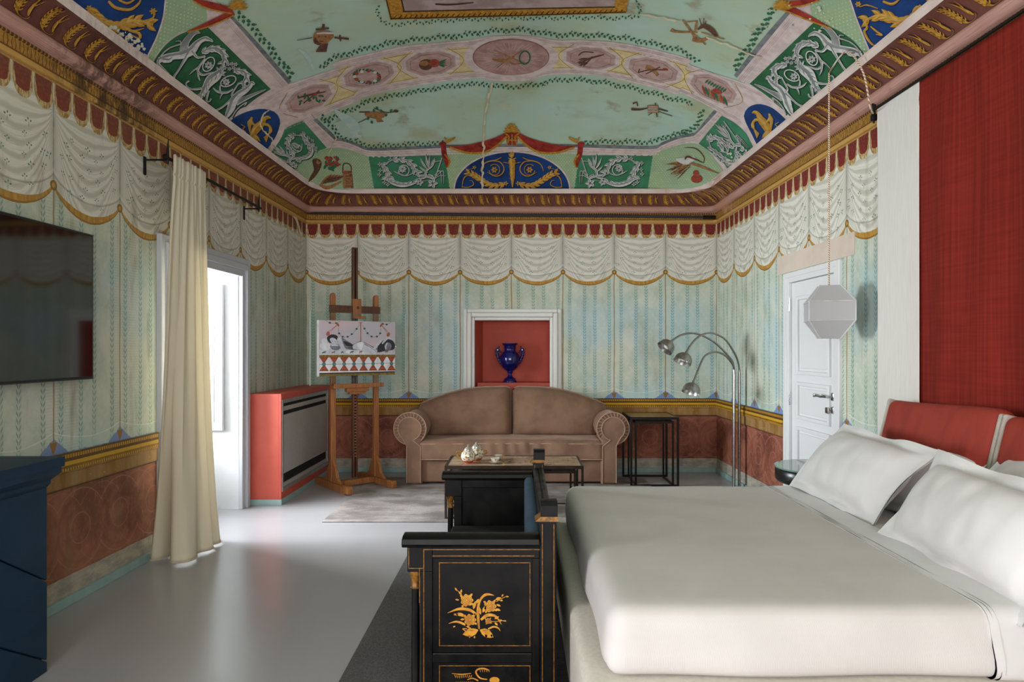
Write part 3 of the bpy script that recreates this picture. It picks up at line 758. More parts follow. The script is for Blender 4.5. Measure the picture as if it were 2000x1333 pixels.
def griffins(o):
    st = o.st
    # pedestals
    st([(848, 372, 26), (900, 408, 30), (962, 448, 26)], 3); st([(1180, 622, 34), (1225, 650, 34), (1268, 676, 30)], 3)
    # first griffin
    st([(880, 330, 30), (920, 316, 40), (965, 306, 40), (1015, 298, 46), (1062, 276, 50), (1092, 240, 38), (1118, 218, 28), (1148, 208, 26), (1178, 222, 10)])
    st([(1150, 212, 22), (1172, 216, 16), (1184, 228, 6)], 3)
    st([(905, 328, 34), (940, 330, 26), (955, 316, 12)]); st([(884, 330, 28), (878, 352, 18), (905, 378, 11), (925, 400, 12), (934, 410, 16)])
    st([(1050, 285, 26), (1018, 340, 15), (988, 390, 11), (968, 418, 13), (962, 436, 16)]); st([(1068, 280, 22), (1095, 312, 14), (1120, 312, 11), (1142, 306, 14)])
    for k in range(7):
        t = k/6; st([(1000+40*t, 292-20*t, 10), (1010+38*t, 240-12*t, 11), (1050+34*t, 185-2*t, 9), (1098+16*t, 156+22*t, 3)], 5)
    st([(882, 322, 8), (905, 290, 7), (940, 262, 7), (975, 248, 7), (1002, 238, 8), (1000, 222, 6), (975, 224, 4)])
    # second griffin
    st([(1268, 630, 30), (1284, 598, 44), (1298, 560, 46), (1325, 525, 40), (1362, 500, 34), (1388, 478, 26), (1402, 458, 24), (1418, 466, 10)])
    st([(1270, 625, 36), (1256, 648, 18), (1240, 646, 10), (1226, 640, 12)]); st([(1296, 545, 24), (1262, 572, 12), (1228, 598, 10), (1196, 612, 12)]); st([(1300, 535, 18), (1290, 520, 10), (1310, 485, 8), (1330, 455, 9)])
    for k in range(6):
        t = k/5; st([(1318+10*t, 580-34*t, 9), (1370+8*t, 548-16*t, 11), (1425+10*t, 520-12*t, 9), (1478+4*t, 496-4*t, 3)], 5)
    st([(1290, 650, 6), (1310, 615, 6), (1340, 585, 6), (1372, 566, 7), (1360, 585, 4)])
    # scrolls
    o.ring(1160, 352, 44, 28, -1.0, 6); o.rosette(1160, 358, 24); o.ring(1270, 447, 46, 26, -.45, 6); o.rosette(1258, 452, 22)
    o.acanthus([(1122, 288, 16), (1160, 270, 26), (1205, 268, 34), (1240, 290, 34), (1250, 328, 24), (1236, 348, 8)], lobes=7, scale=.9)
    o.acanthus([(1300, 392, 16), (1335, 392, 26), (1368, 405, 32), (1372, 432, 28), (1352, 462, 16), (1360, 480, 6)], lobes=6, scale=.9)
    st([(1140, 318, 8), (1112, 358, 12), (1100, 392, 14), (1126, 412, 12), (1165, 402, 8), (1198, 394, 4)]); st([(1110, 365, 12), (1078, 385, 8), (1052, 410, 3)]); st([(1100, 390, 12), (1102, 420, 10), (1112, 446, 3)])
    st([(1296, 492, 8), (1262, 510, 12), (1222, 510, 12), (1200, 500, 10), (1184, 484, 4)]); st([(1225, 508, 11), (1222, 480, 8), (1232, 460, 3)]); st([(1240, 512, 10), (1228, 530, 7), (1222, 548, 3)])
    o.acanthus([(1232, 388, 26), (1205, 415, 52), (1172, 440, 58), (1150, 470, 44), (1128, 512, 30), (1112, 532, 6)], lobes=7, scale=.8)
    for a in (-2.1, -1.4, -.7, 0, .6): o.lf(1222, 398, a, 38, 14)
    st([(1160, 470, 12), (1110, 490, 13), (1062, 492, 11), (1036, 478, 10), (1034, 458, 8), (1050, 446, 10)]); st([(1160, 500, 12), (1150, 535, 12), (1148, 560, 9), (1164, 560, 8), (1172, 545, 9)])
    for x, y in ((1268, 352), (1290, 350), (1300, 372), (1276, 378), (1312, 352), (1250, 372)): o.rosette(x, y, 13, 5)
    for x, y in ((1062, 512), (1068, 524), (1098, 530), (1108, 542)): o.rosette(x, y, 11, 5)
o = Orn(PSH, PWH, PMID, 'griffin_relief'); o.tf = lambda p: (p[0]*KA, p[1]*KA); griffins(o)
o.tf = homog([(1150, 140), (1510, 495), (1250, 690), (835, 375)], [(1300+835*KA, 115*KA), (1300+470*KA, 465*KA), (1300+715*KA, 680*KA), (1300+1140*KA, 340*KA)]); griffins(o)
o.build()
# white foliage scrolls: drawn on the panel left of the lunette (crop at 5.882 per pixel), mapped to the others
def scroll(o):
    st = o.st
    o.ring(640, 595, 62, 60, 0, 9, -2.6, 3.2); o.rosette(625, 578, 46, 8)
    o.acanthus([(500, 478, 10), (590, 468, 26), (680, 490, 34), (745, 540, 30), (775, 600, 22), (805, 622, 6)], side=(1, -1), lobes=6, scale=.75)
    st([(525, 605, 6), (580, 632, 14), (650, 655, 12), (720, 640, 10), (765, 600, 8)]); st([(505, 480, 8), (455, 500, 9), (430, 530, 6), (470, 500, 5)])
    for x, y in ((485, 472), (360, 525), (365, 595), (355, 645), (450, 760), (412, 735)): o.rosette(x, y, 26, 4)
    o.acanthus([(375, 515, 10), (410, 540, 22), (430, 590, 30), (460, 640, 28), (490, 700, 18)], lobes=4, scale=.8)
    o.acanthus([(375, 700, 6), (440, 705, 18), (510, 740, 40), (590, 765, 44), (680, 765, 36), (790, 735, 14)], side=(-1,), lobes=8, scale=.9)
    o.rosette(825, 735, 44, 5); o.rosette(975, 745, 62, 5); st([(850, 720, 6), (920, 715, 6)]); 
    for x, y, a, L in ((910, 580, -2.3, 150), (930, 570, -1.95, 170), (920, 620, -2.7, 130), (950, 560, -1.3, 120), (910, 650, 3.0, 150), (930, 560, -1.65, 130), (910, 670, 2.8, 130)): o.lf(x, y, a, L, 24, .18)
    st([(1000, 470, 14), (970, 540, 20), (900, 600, 26), (900, 660, 22), (960, 680, 14)]); st([(1080, 450, 12), (1045, 560, 12), (1000, 690, 12)]); st([(960, 500, 8), (1070, 485, 8)])
    o.st([(920, 655, 34), (960, 670, 44), (990, 690, 24)], 4)
    for p in ([(1000, 650, 8), (1060, 600, 10), (1080, 740, 4)], [(1020, 660, 8), (1095, 600, 10), (1105, 750, 4)], [(1000, 690, 6), (1060, 655, 8), (1130, 660, 3)]): st(p)
SRC = [(230, 440), (1112, 425), (1180, 815), (290, 815)]
o = Orn(PSH, PWH, PMID, 'scroll_relief', (1.0, 1.3)); o.k = 0.5
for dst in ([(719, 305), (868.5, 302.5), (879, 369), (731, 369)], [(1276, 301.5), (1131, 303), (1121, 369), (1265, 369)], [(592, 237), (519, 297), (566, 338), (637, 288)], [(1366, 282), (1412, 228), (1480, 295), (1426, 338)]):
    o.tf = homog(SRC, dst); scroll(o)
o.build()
# gold on blue
def lun(o):
    st = o.st
    o.acanthus([(1800, 755, 12), (1720, 775, 26), (1640, 770, 34), (1570, 735, 36), (1500, 690, 26), (1440, 650, 20), (1370, 620, 6)], lobes=9, scale=.85)
    st([(1310, 800, 6), (1320, 720, 12), (1345, 670, 12), (1380, 660, 5)]); st([(1310, 790, 10), (1380, 795, 12), (1440, 765, 10), (1425, 720, 8), (1395, 715, 4)])
    st([(1760, 450, 8), (1690, 480, 12), (1600, 500, 14), (1545, 540, 12), (1520, 610, 6)]); st([(1640, 490, 8), (1740, 500, 12), (1790, 570, 12), (1765, 640, 12), (1690, 665, 11), (1600, 620, 5)])
    o.ring(1680, 590, 62, 62, 0, 8, -2.4, 3.0); o.rosette(1680, 592, 38, 6, 1); st([(1785, 505, 8), (1855, 520, 7)])
    o.rosette(1450, 565, 24, 5); st([(1340, 610, 4), (1400, 585, 5), (1440, 575, 4)]); o.rosette(1810, 750, 30, 5)
o = Orn(PND, PGO, PGH, 'gold_scroll', (1.2, 1.4)); o.k = 0.48
o.tf = lambda p: (680+p[0]/5.882, 230+p[1]/5.882); lun(o)
o.tf = lambda p: (1320-p[0]/5.882, 230+p[1]/5.882); lun(o)
o.k = 0.48; o.tf = lambda p: (680+p[0]/5.882, 230+p[1]/5.882)
o.st([(1882, 470, 60), (1882, 500, 84), (1884, 540, 66), (1886, 640, 60), (1888, 700, 44), (1888, 795, 10)]); o.st([(1840, 455, 10), (1882, 470, 12), (1930, 455, 10)])
for a, L in ((-2.2, 70), (-1.8, 80), (-1.5, 90), (-1.2, 75)): o.lf(1882, 455, a, L, 26)
for y in (500, 560, 640, 690): o.st([(1846, y, 5), (1920, y, 5)], 3, False)
# eagles
def eagle(o):
    st = o.st
    st([(1398, 760, 30), (1425, 715, 46), (1455, 685, 40), (1472, 658, 24), (1492, 650, 20), (1508, 655, 6)])
    for k in range(6):
        t = k/5; st([(1420-8*t, 700-8*t, 10), (1398-6*t, 670+8*t, 14), (1402-22*t, 650+30*t, 10), (1396-6*t, 700+40*t, 4)], 4); st([(1462+6*t, 690, 12), (1490+8*t, 690+8*t, 13), (1502+8*t, 720+10*t, 10), (1480-14*t, 790-26*t, 4)], 4)
    for a in (.9, 1.2, 1.5, 1.8): o.lf(1415, 745, a, 55, 18)
    for k in range(6): st([(1350+16*k, 760+8*k, 8), (1365+16*k, 772+8*k, 9), (1380+16*k, 776+8*k, 4)], 3)
    for p in ([(1340, 690, 4), (1362, 705, 5), (1350, 715, 4), (1368, 735, 4)], [(1320, 715, 3), (1345, 720, 5), (1362, 735, 3)]): st(p, 3)
o.k = 1.0; o.tf = lambda p: (p[0]*KA, p[1]*KA); eagle(o)
o.tf = homog([(1265, 695), (1470, 850), (1560, 670), (1380, 618)], [(1300+700*KA, 690*KA), (1300+525*KA, 830*KA), (1300+440*KA, 635*KA), (1300+600*KA, 600*KA)]); eagle(o)
# big lunettes at the frame's top corners
o.tf = lambda p: (p[0]*KA, p[1]*KA)
o.acanthus([(480, 40, 10), (520, 80, 22), (560, 115, 36), (620, 140, 42), (690, 130, 42), (750, 112, 36), (850, 130, 10)], lobes=9, scale=.95)
o.st([(600, 0, 16), (640, 35, 18), (720, 45, 16), (770, 10, 12), (780, -20, 8)]); o.st([(640, -20, 10), (700, 10, 14), (745, -10, 8)])
for p in ([(710, 165, 8), (770, 180, 18), (770, 210, 14), (730, 190, 6)], [(745, 120, 10), (800, 110, 12), (850, 90, 10), (850, 50, 8), (830, 55, 4)], [(690, 150, 8), (740, 165, 10), (800, 150, 4)]): o.st(p)
o.rosette(850, 55, 22, 6); o.rosette(490, 40, 20, 6)
o.tf = lambda p: (1300+p[0]*KA, p[1]*KA)
o.acanthus([(1430, 20, 12), (1410, 70, 36), (1365, 105, 42), (1310, 115, 40), (1260, 95, 36), (1200, 80, 26), (1105, 110, 8)], lobes=9, scale=.95)
o.st([(1110, 100, 8), (1130, 145, 14), (1115, 170, 14), (1140, 220, 14), (1175, 250, 10), (1215, 250, 12), (1250, 205, 6)]); o.st([(1150, 140, 8), (1185, 170, 12), (1215, 190, 10), (1180, 185, 5)])
o.st([(1220, 0, 14), (1270, 15, 16), (1310, -10, 8)]); o.st([(1090, 30, 5), (1130, 20, 8), (1190, 40, 5)]); o.rosette(1080, 15, 18, 6); o.rosette(1480, 0, 24, 5)
o.build()

# --- garlands of small leaves
d = cd(); db_ = cd()
def garland(pts, step=5.2, size=6.5, lift=1.5):
    P = np.array(pts, float); q = cr(P, 12); s = np.concatenate([[0], np.cumsum(np.linalg.norm(np.diff(q, axis=0), axis=1))]); k = 0
    for t in np.arange(2, s[-1], step):
        x = np.interp(t, s, q[:, 0]); y = np.interp(t, s, q[:, 1]); x2 = np.interp(t+2, s, q[:, 0]); y2 = np.interp(t+2, s, q[:, 1])
        a = math.atan2(y2-y, x2-x); sg = 1 if k % 2 else -1; wob = math.sin(t*.12)*1.6
        px, py = x-math.sin(a)*wob, y+math.cos(a)*wob
        d.leaf(px, py, a+sg*rng.uniform(.6, 1.1), size*rng.uniform(.85, 1.15), size*.62, lift, .2)
        d.leaf(px+1, py+1, a+sg*rng.uniform(1.3, 1.9), size*.8, size*.5, lift)
        if k % 5 == 2: db_.ell(px+sg*size*.9*math.sin(a), py-sg*size*.9*math.cos(a), 1.3, 1.3, 0, lift, 6)
        k += 1
up = across(0)-np.array([0, 11.0]); up[:, 1] -= 0
garland([tuple(p) for p in up[20:-20:6]], 5.2, 6.0)
lo = across(1)+np.array([0, 10.5]); garland([tuple(p) for p in lo[16:-16:6]], 4.8, 5.6)
garland([(462, 22), (500, 60), (540, 110), (572, 150)], 6.0, 8.5); garland([(1516, 10), (1480, 65), (1450, 108), (1432, 136)], 6.0, 8.0)
garland([(626, 222), (640, 238), (662, 266)], 4.8, 6); garland([(1372, 212), (1366, 236), (1336, 262)], 4.8, 6)
garland([(662, 266), (690, 274), (722, 284), (800, 281), (866, 279)], 4.8, 5.6); garland([(1140, 277), (1200, 276), (1272, 276), (1300, 266), (1336, 258)], 4.8, 5.6)
garland([(738, 8), (748, 44), (800, 44), (900, 37), (1020, 34), (1140, 33), (1240, 31), (1246, 0)], 6, 4.6)
d.build('painted_leaf_garland', PLE, CEIL, kind='stuff'); db_.build('painted_berries', PBE, CEIL, kind='stuff')

# --- red swag, top-left and top-right drapes
d = cd(); f_ = cd()
for sg in (1, -1):
    X = lambda x: 1000+sg*(x-1000)
    T = [(X(863), 281), (X(895), 284), (X(930), 278), (X(965), 268), (X(988), 257)]; Bt = [(X(878), 285), (X(912), 296), (X(947), 295), (X(972), 281), (X(990), 264)]
    d.strip(resample(np.array(T), 18), resample(np.array(Bt), 18), 6, 3)
    f_.stroke([(x, y+1, 4.2) for x, y in Bt], 7, 6); d.stroke([(X(866), 280, 10), (X(868), 300, 10), (X(874), 318, 9), (X(873), 326, 3)], 6, 5); f_.stroke([(X(868), 300, 2), (X(878), 312, 4), (X(875), 326, 2)], 7, 5)
    d.ell(X(865), 280, 7, 5, 0, 6); f_.stroke([(X(868), 266, 2), (X(874), 274, 5), (X(884), 270, 5), (X(890), 266, 2)], 7); f_.stroke([(X(872), 276, 5), (X(880), 274, 4)], 7, 3)
    f_.stroke([(X(985), 258, 2), (X(994), 266, 3), (X(990), 282, 2.5)], 7)
d.patch([(988, 256), (1012, 256), (1010, 282), (990, 282)], 6, 6)
for k in range(16): a = -PI+PI*(k+.5)/16; f_.leaf(1000, 256, a, rng.uniform(12, 19), 4, 8)
f_.stroke([(1000, 260, 2.5), (1000, 282, 2.5)], 8, 3); f_.stroke([(990, 272, 2.5), (1010, 272, 2.5)], 8, 3)
for pts in (A((1300, 60, 34), (1240, 90, 34), (1150, 130, 26), (1040, 170, 4)), A((1075, -10, 14), (1160, 20, 40), (1290, 50, 34)), Cc((625, 20, 34), (700, 45, 36), (800, 90, 28), (930, 150, 4)), Cc((860, -12, 12), (760, 8, 34), (640, 18, 30))):
    d.stroke(for_scale(pts, KA), 6, 6, 2); f_.stroke([(x, y+r[0]*KA*.5, 3) for x, y, *r in pts], 7, 6)
for cx_ in (463, 1530):
    for k in range(9): a = -PI*.95+PI*.9*k/8; f_.leaf(cx_, 14, a, 22, 6, 8)
d.build('painted_red_swag', PRE, CEIL); f_.build('painted_gold_fringe', PGO, CEIL)

# --- emblems in the fields and medallions, baskets in the corner panels
eb, el_, eg, er, ew = cd(), cd(), cd(), cd(), cd()
def lines(dd, L, lift=4, w=2.0):
    for p in L: dd.stroke([(q[0], q[1], q[2] if len(q) > 2 else w) for q in p], lift, 5, 1)
# masked head pierced by two swords
el_.blob(A((1745, 205), (1760, 175), (1800, 165), (1850, 175), (1860, 200), (1830, 230), (1800, 245), (1755, 240)), 4, 2, 3)
ew.stroke(A((1765, 182, 3), (1810, 178, 4), (1860, 180, 3)), 5)
lines(eb, [A((1760, 160, 3.2), (1835, 152, 3.2)), A((1800, 165, 6), (1805, 128, 5)), A((1895, 190, 3), (1900, 225, 3)), A((1655, 220, 1), (1740, 205, 2)), A((1865, 205, 3), (1945, 212, 4))]); eb.blob(A((1790, 240), (1830, 236), (1820, 285), (1760, 285)), 4, 2)
eb.blob(A((1758, 200), (1775, 228), (1800, 240), (1770, 245), (1750, 230)), 5, 1, 3); eb.ell(*A((1778, 196))[0], 2, 1.2, 0, 6); eb.ell(*A((1815, 198))[0], 2, 1.2, 0, 6); eb.stroke(A((1780, 222, 1.6), (1800, 225, 1.6)), 6)
# lyre, horn and pipes
lines(el_, [Cc((30, 160, 8), (60, 172, 4), (180, 176, 2)), Cc((95, 105, 3), (150, 180, 4), (165, 210, 5)), Cc((175, 110, 3), (165, 170, 4)), Cc((110, 118, 2), (180, 112, 2)), Cc((150, 215, 7), (200, 222, 8), (240, 205, 5)), Cc((165, 190, 2), (225, 245, 2.4)), Cc((200, 175, 2), (330, 215, 2))], 4)
lines(eb, [Cc((180, 160, 3), (215, 140, 9), (260, 165, 10), (290, 200, 5)), Cc((190, 95, 1.6), (205, 150, 2)), Cc((215, 95, 1.6), (215, 150, 2)), Cc((228, 110, 1.6), (222, 150, 2))], 4)
# pot with flowering branches
el_.blob(B((175, 630), (230, 620), (285, 625), (295, 645), (270, 660), (285, 675), (245, 678), (240, 660), (195, 652)), 4, 2, 2); lines(eb, [B((145, 622, 2), (205, 622, 2.4)), B((230, 600, 1.4), (300, 625, 1.6), (360, 616, 2)), B((140, 682, 1), (200, 655, 2))]); eb.ell(*B((352, 616))[0], 5, 3, 0, 5)
for x, y in ((225, 605), (250, 608), (300, 628), (320, 622), (190, 665), (215, 668), (270, 606)): eg.leaf(*B((x, y))[0], rng.uniform(-2, 2), 7, 5, 5)
# music emblem
el_.blob(B((1755, 585), (1815, 582), (1820, 625), (1760, 628)), 4, 2); lines(eb, [B((1665, 605, 5), (1710, 608, 4), (1760, 600, 2)), B((1675, 575, 3), (1695, 568, 3), (1702, 590, 2)), B((1800, 570, 2), (1810, 650, 2)), B((1820, 605, 3), (1870, 618, 2)), B((1790, 610, 1.2), (1895, 645, 1.2)), B((1760, 640, 1.6), (1825, 600, 1.6))]); 
for k in range(4): ew.stroke(B((1760, 592+9*k, 1), (1815, 590+9*k, 1)), 5, 3)
# medallion emblems
lines(eb, [A((1660, 540, 2.4), (1740, 520, 3.5), (1815, 505, 2)), A((1690, 570, 2), (1780, 500, 3))], 7)
for k in range(16): eg.leaf(*A((1665+10*k, 545+18*math.sin(k*1.3)))[0], rng.uniform(0, 6), 8, 4, 8)
er.ell(*A((1755, 520))[0], 4, 3, 0, 8)
for k in range(22):
    a = 2*PI*k/22; x, y = 718+24*math.cos(a)-2, 147+11*math.sin(a); eg.leaf(x, y, a+1.2, 8, 4, 7)
    if k % 2: (er if k % 4 == 1 else ew).ell(x, y, 3.8, 2.8, 0, 8)
eb.ell(832, 124, 14, 11, -.1, 7); er.ell(848, 121, 11, 8, 0, 8); el_.ell(828, 121, 9, 5, 0, 8)
for k in range(12): eg.leaf(853, 122, rng.uniform(-.5, .5), rng.uniform(12, 22), 2.5, 7)
lines(el_, [[(962, 113, 4), (985, 116, 7), (1005, 108, 3)], [(965, 95, 2), (1025, 122, 2)], [(970, 130, 2), (1020, 95, 2)], [(985, 104, 2), (1000, 122, 3), (1022, 121, 2)]], 7)
for k in range(26): a = 2*PI*k/26; eg.leaf(1025+9.5*math.cos(a), 110+12*math.sin(a), a+1.4, 5, 3, 8)
lines(eb, [[(1130, 106, 2), (1140, 99, 2.4), (1160, 100, 2)], [(1130, 122, 2), (1152, 112, 4), (1180, 104, 2)], [(1140, 127, 2), (1158, 108, 3)]], 7)
for k in range(14): eb.leaf(1150+rng.uniform(-14, 0), 116+rng.uniform(-6, 8), 2.7+rng.uniform(-.4, .4), 12, 2.2, 7)
lines(el_, [[(1262, 128, 9), (1276, 134, 9), (1286, 145, 6)]], 7); lines(eb, [[(1247, 139, 2), (1270, 134, 2), (1300, 134, 2)], [(1247, 139, 2), (1250, 132, 2)], [(1262, 142, 2), (1290, 128, 2)]], 8); er.leaf(1295, 131, .3, 12, 5, 8)
for k in range(8): (er, eg, el_)[k % 3].leaf(1372+6*k, 164+3*k, 1.2, 22, 5, 7); eg.leaf(1378+5*k, 160+2.5*k, -.8, 10, 4, 8)
er.ell(1402, 176, 10, 5, .3, 8)
# corner panel left: fish, jar, flowers and basket; corner panel right: bird, sheaf and gourd
eb.blob(A((1740, 895), (1760, 880), (1790, 895), (1790, 930), (1760, 980), (1720, 1015), (1725, 990), (1750, 950)), 4, 2, 3); lines(el_, [A((1772, 890, 2), (1770, 905, 6), (1790, 900, 2)), A((1780, 1030, 5), (1830, 1045, 8), (1905, 1010, 3))], 5)
for k in range(5): el_.leaf(*A((1785+14*k, 1030-4*k))[0], -.75+.08*k, 32, 8, 5); eb.leaf(*A((1795+14*k, 1028-4*k))[0], -.8+.08*k, 26, 4, 6)
for k in range(26): eg.leaf(*A((1850+rng.uniform(-45, 40), 915+rng.uniform(-25, 25)))[0], rng.uniform(0, 6), 9, 5, 5); er.ell(*A((1850+rng.uniform(-40, 45), 895+rng.uniform(-22, 25)))[0], 3, 2.4, 0, 6)
el_.blob(A((1912, 968), (1962, 968), (1968, 1048), (1915, 1050)), 5, 3); lines(eb, [A((1912, 965, 2), (1915, 915, 2.4), (1938, 908, 2.4), (1958, 925, 2.4), (1960, 965, 2))]+[A((1913, 980+14*k, 1), (1966, 980+14*k, 1)) for k in range(5)]+[A((1958, 968, 5), (1966, 1048, 5))], 6)
for k in range(7): er.ell(*A((1920+6*k, 960-4*(k % 2)))[0], 3, 2.4, 0, 6)
for k in range(34): (eb if k % 2 else el_).leaf(*Cc((130+rng.uniform(-30, 20), 905+rng.uniform(-14, 20)))[0], 2.75+rng.uniform(-.45, .35), rng.uniform(26, 46), 2.6, 4+k % 3)
el_.stroke(Cc((120, 900, 4), (200, 925, 5), (300, 965, 2)), 7); ew.stroke(Cc((60, 885, 4), (110, 895, 14), (150, 882, 10), (165, 872, 4)), 7); eb.stroke(Cc((110, 885, 3), (130, 870, 4), (215, 905, 1)), 8); eb.stroke(Cc((105, 820, 1), (170, 825, 2), (215, 870, 2), (215, 905, 1)), 6)
er.ell(*Cc((172, 962))[0], 6, 6, 0, 8); er.ell(*Cc((176, 994))[0], 11.5, 8.5, 0, 8)
# painted picture with gilt frame at the crown of the vault
d = cd(); d.patch([(748, -25), (1232, -25), (1222, 24), (762, 37)], 4, 14); FRM = d.build('painted_gilt_frame', PGO, CEIL)
d = cd(); d.patch([(778, -25), (1206, -25), (1200, 11), (788, 20)], 5, 14); d.build('painted_picture', paint('paint_picture', (186, 168, 166), (160, 140, 138), 7), CEIL)
d = cd(); d.stroke([(762, 34, 2), (1000, 28, 2), (1223, 21, 2)], 6, 10); d.stroke([(786, 20, 2.5), (1000, 15, 2.5), (1201, 11, 2.5)], 6, 10); d.stroke([(750, -20, 2), (764, 36, 2)], 6); d.stroke([(780, -20, 3), (789, 20, 3)], 6)
for k in range(44): x = 768+10.3*k; d.stroke([(x, 34-k*.29, 1.6), (x+6, 27-k*.26, 1.6)], 7, 2)
d.stroke([(850, 5, 3), (880, 6, 3.4), (925, 2, 2)], 7); d.build('painted_frame_shading', PGD, CEIL)
eb.build('painted_emblem_brown', PBR, CEIL); el_.build('painted_emblem_tan', PBL, CEIL); eg.build('painted_emblem_green', PLE, CEIL); er.build('painted_emblem_red', PRO if False else paint('paint_emblem_red', (170, 84, 64), (140, 58, 46), 40), CEIL); ew.build('painted_emblem_white', PWH, CEIL)
# --- filled cracks, faded and flaked places
d = cd()
def crack(pts, w): 
    q = cr(np.array(pts, float), 8); q = q+rng.normal(0, .7, q.shape); d.stroke(np.hstack([q, (w*rng.uniform(.5, 1.2, (len(q), 1)))]), 9, 2)
crack([(962, 160), (955, 185), (948, 225), (945, 262), (944, 300), (942, 340), (943, 368)], 4.2); crack([(1250, 24), (1290, 32), (1325, 38)], 3); crack([(1380, 70), (1420, 84), (1470, 104), (1486, 108)], 3)
crack([(514, 305), (530, 275), (522, 262), (508, 245), (512, 222), (524, 212)], 3); crack([(640, 300), (655, 270), (652, 262)], 2.5)
d.build('painted_crack', PCR, CEIL)
d = cd()
for pts in ([(650, 208, 3), (662, 222, 10), (682, 236, 20), (694, 250, 18), (690, 262, 12), (706, 266, 3)], [(582, 95, 3), (600, 110, 8), (612, 135, 3)]): d.stroke(pts, 2, 8, 3)
d.build('painted_fading', PSK, CEIL)
d = cd()
for k in range(75):
    t = rng.uniform(); x = 212+70*t+rng.normal(0, 7); y = 62+48*t+rng.normal(0, 7)-abs(rng.normal(0, 8)); r = rng.uniform(1.0, 5.5)
    d.blob([(x+r*rng.uniform(.5, 1.2)*math.cos(a), y+r*rng.uniform(.5, 1.2)*math.sin(a)) for a in np.linspace(0, 2*PI, 9)[:-1]], 9, 1)
for k in range(40):
    x, y = (rng.normal(1445, 16), rng.normal(312, 12)) if k < 24 else (rng.normal(1600, 26), rng.normal(28, 16)); r = rng.uniform(1, 4.5)
    d.blob([(x+r*rng.uniform(.5, 1.2)*math.cos(a), y+r*.8*rng.uniform(.5, 1.2)*math.sin(a)) for a in np.linspace(0, 2*PI, 9)[:-1]], 9, 1)
d.build('flaked_plaster', paint('paint_bare_plaster', (220, 206, 180), (200, 214, 200), 20), CEIL, kind='stuff')

# --- gilt leaves on the brown frieze: leaf and bud pairs all round
mid = ring(0.1, 0.25); sarc = [0]
for i in range(1, len(mid)): sarc.append(sarc[-1]+math.dist(mid[i], mid[i-1]))
sarc = np.array(sarc); rings_ = [np.array([(x, y, z) for x, y in ring(p, r)]) for p, r, z in FR]
def frieze(P, lift):
    out = []
    for (s, t), l in zip(P, lift):
        tt = min(max(t, 0.0), 0.999)*5; k = int(tt); f = tt-k
        a = np.array([np.interp(s, sarc, rings_[k][:, c]) for c in range(3)]); b_ = np.array([np.interp(s, sarc, rings_[k+1][:, c]) for c in range(3)])
        s2 = s+0.01; a2 = np.array([np.interp(s2, sarc, rings_[k][:, c]) for c in range(3)])
        n = np.cross(b_-a, a2-a); n /= np.linalg.norm(n)+1e-9
        if n[2] > 0: n = -n
        out.append(a+(b_-a)*f+n*(0.003+l))
    return np.array(out)
dl, dsx, dh = Dec(frieze), Dec(frieze), Dec(frieze)
yv = lambda s: (s-0)
pitch = 0.17; S0 = 5.2
TS = 0.19                                                           # width of the frieze in metres, for isotropic drawing
def fst(dd, pts, lift, s0, off=0.0):
    P = np.array(pts, float); q = cr(P, 5); tg = np.gradient(q[:, :2], axis=0); tg /= np.linalg.norm(tg, axis=1)[:, None]+1e-9
    nn = np.stack([-tg[:, 1], tg[:, 0]], 1)*q[:, 2:3]/2
    L = q[:, :2]+nn+off; R = q[:, :2]-nn+off
    L = np.stack([s0+L[:, 0], L[:, 1]/TS], 1); R = np.stack([s0+R[:, 0], R[:, 1]/TS], 1); dd.strip(L, R, lift, 1)
nfr = int(FLEN/pitch)
for k in range(nfr):
    s0 = k*FLEN/nfr
    yq = np.interp(s0, sarc, np.array([q[1] for q in mid]))
    if yq < 2.6: continue
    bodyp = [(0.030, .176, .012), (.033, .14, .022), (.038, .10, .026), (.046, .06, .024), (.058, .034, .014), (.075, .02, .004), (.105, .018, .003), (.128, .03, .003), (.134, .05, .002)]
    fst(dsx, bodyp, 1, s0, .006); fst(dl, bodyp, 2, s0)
    for j in range(6):
        t = j/5; cx_, cy_ = .031+.018*t*t, .165-.11*t
        for sg in (-1, 1): fst(dl, [(cx_, cy_, .010), (cx_+sg*.016, cy_-.004, .010), (cx_+sg*.024, cy_+.010, .003)], 2, s0)
    fst(dh, [(.031, .16, .003), (.036, .11, .004), (.045, .06, .003)], 3, s0)
    bud = [(.088, .168, .003), (.095, .135, .008), (.102, .10, .016), (.112, .068, .017), (.122, .048, .006)]
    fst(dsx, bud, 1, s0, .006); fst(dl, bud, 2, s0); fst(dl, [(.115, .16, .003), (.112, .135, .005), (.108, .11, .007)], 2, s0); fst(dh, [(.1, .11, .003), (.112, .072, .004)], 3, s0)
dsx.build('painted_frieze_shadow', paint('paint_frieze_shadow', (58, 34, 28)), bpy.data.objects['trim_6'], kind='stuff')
dl.build('painted_frieze_leaves', PGO, bpy.data.objects['trim_6'], kind='stuff'); dh.build('painted_frieze_light', PGH, bpy.data.objects['trim_6'], kind='stuff')

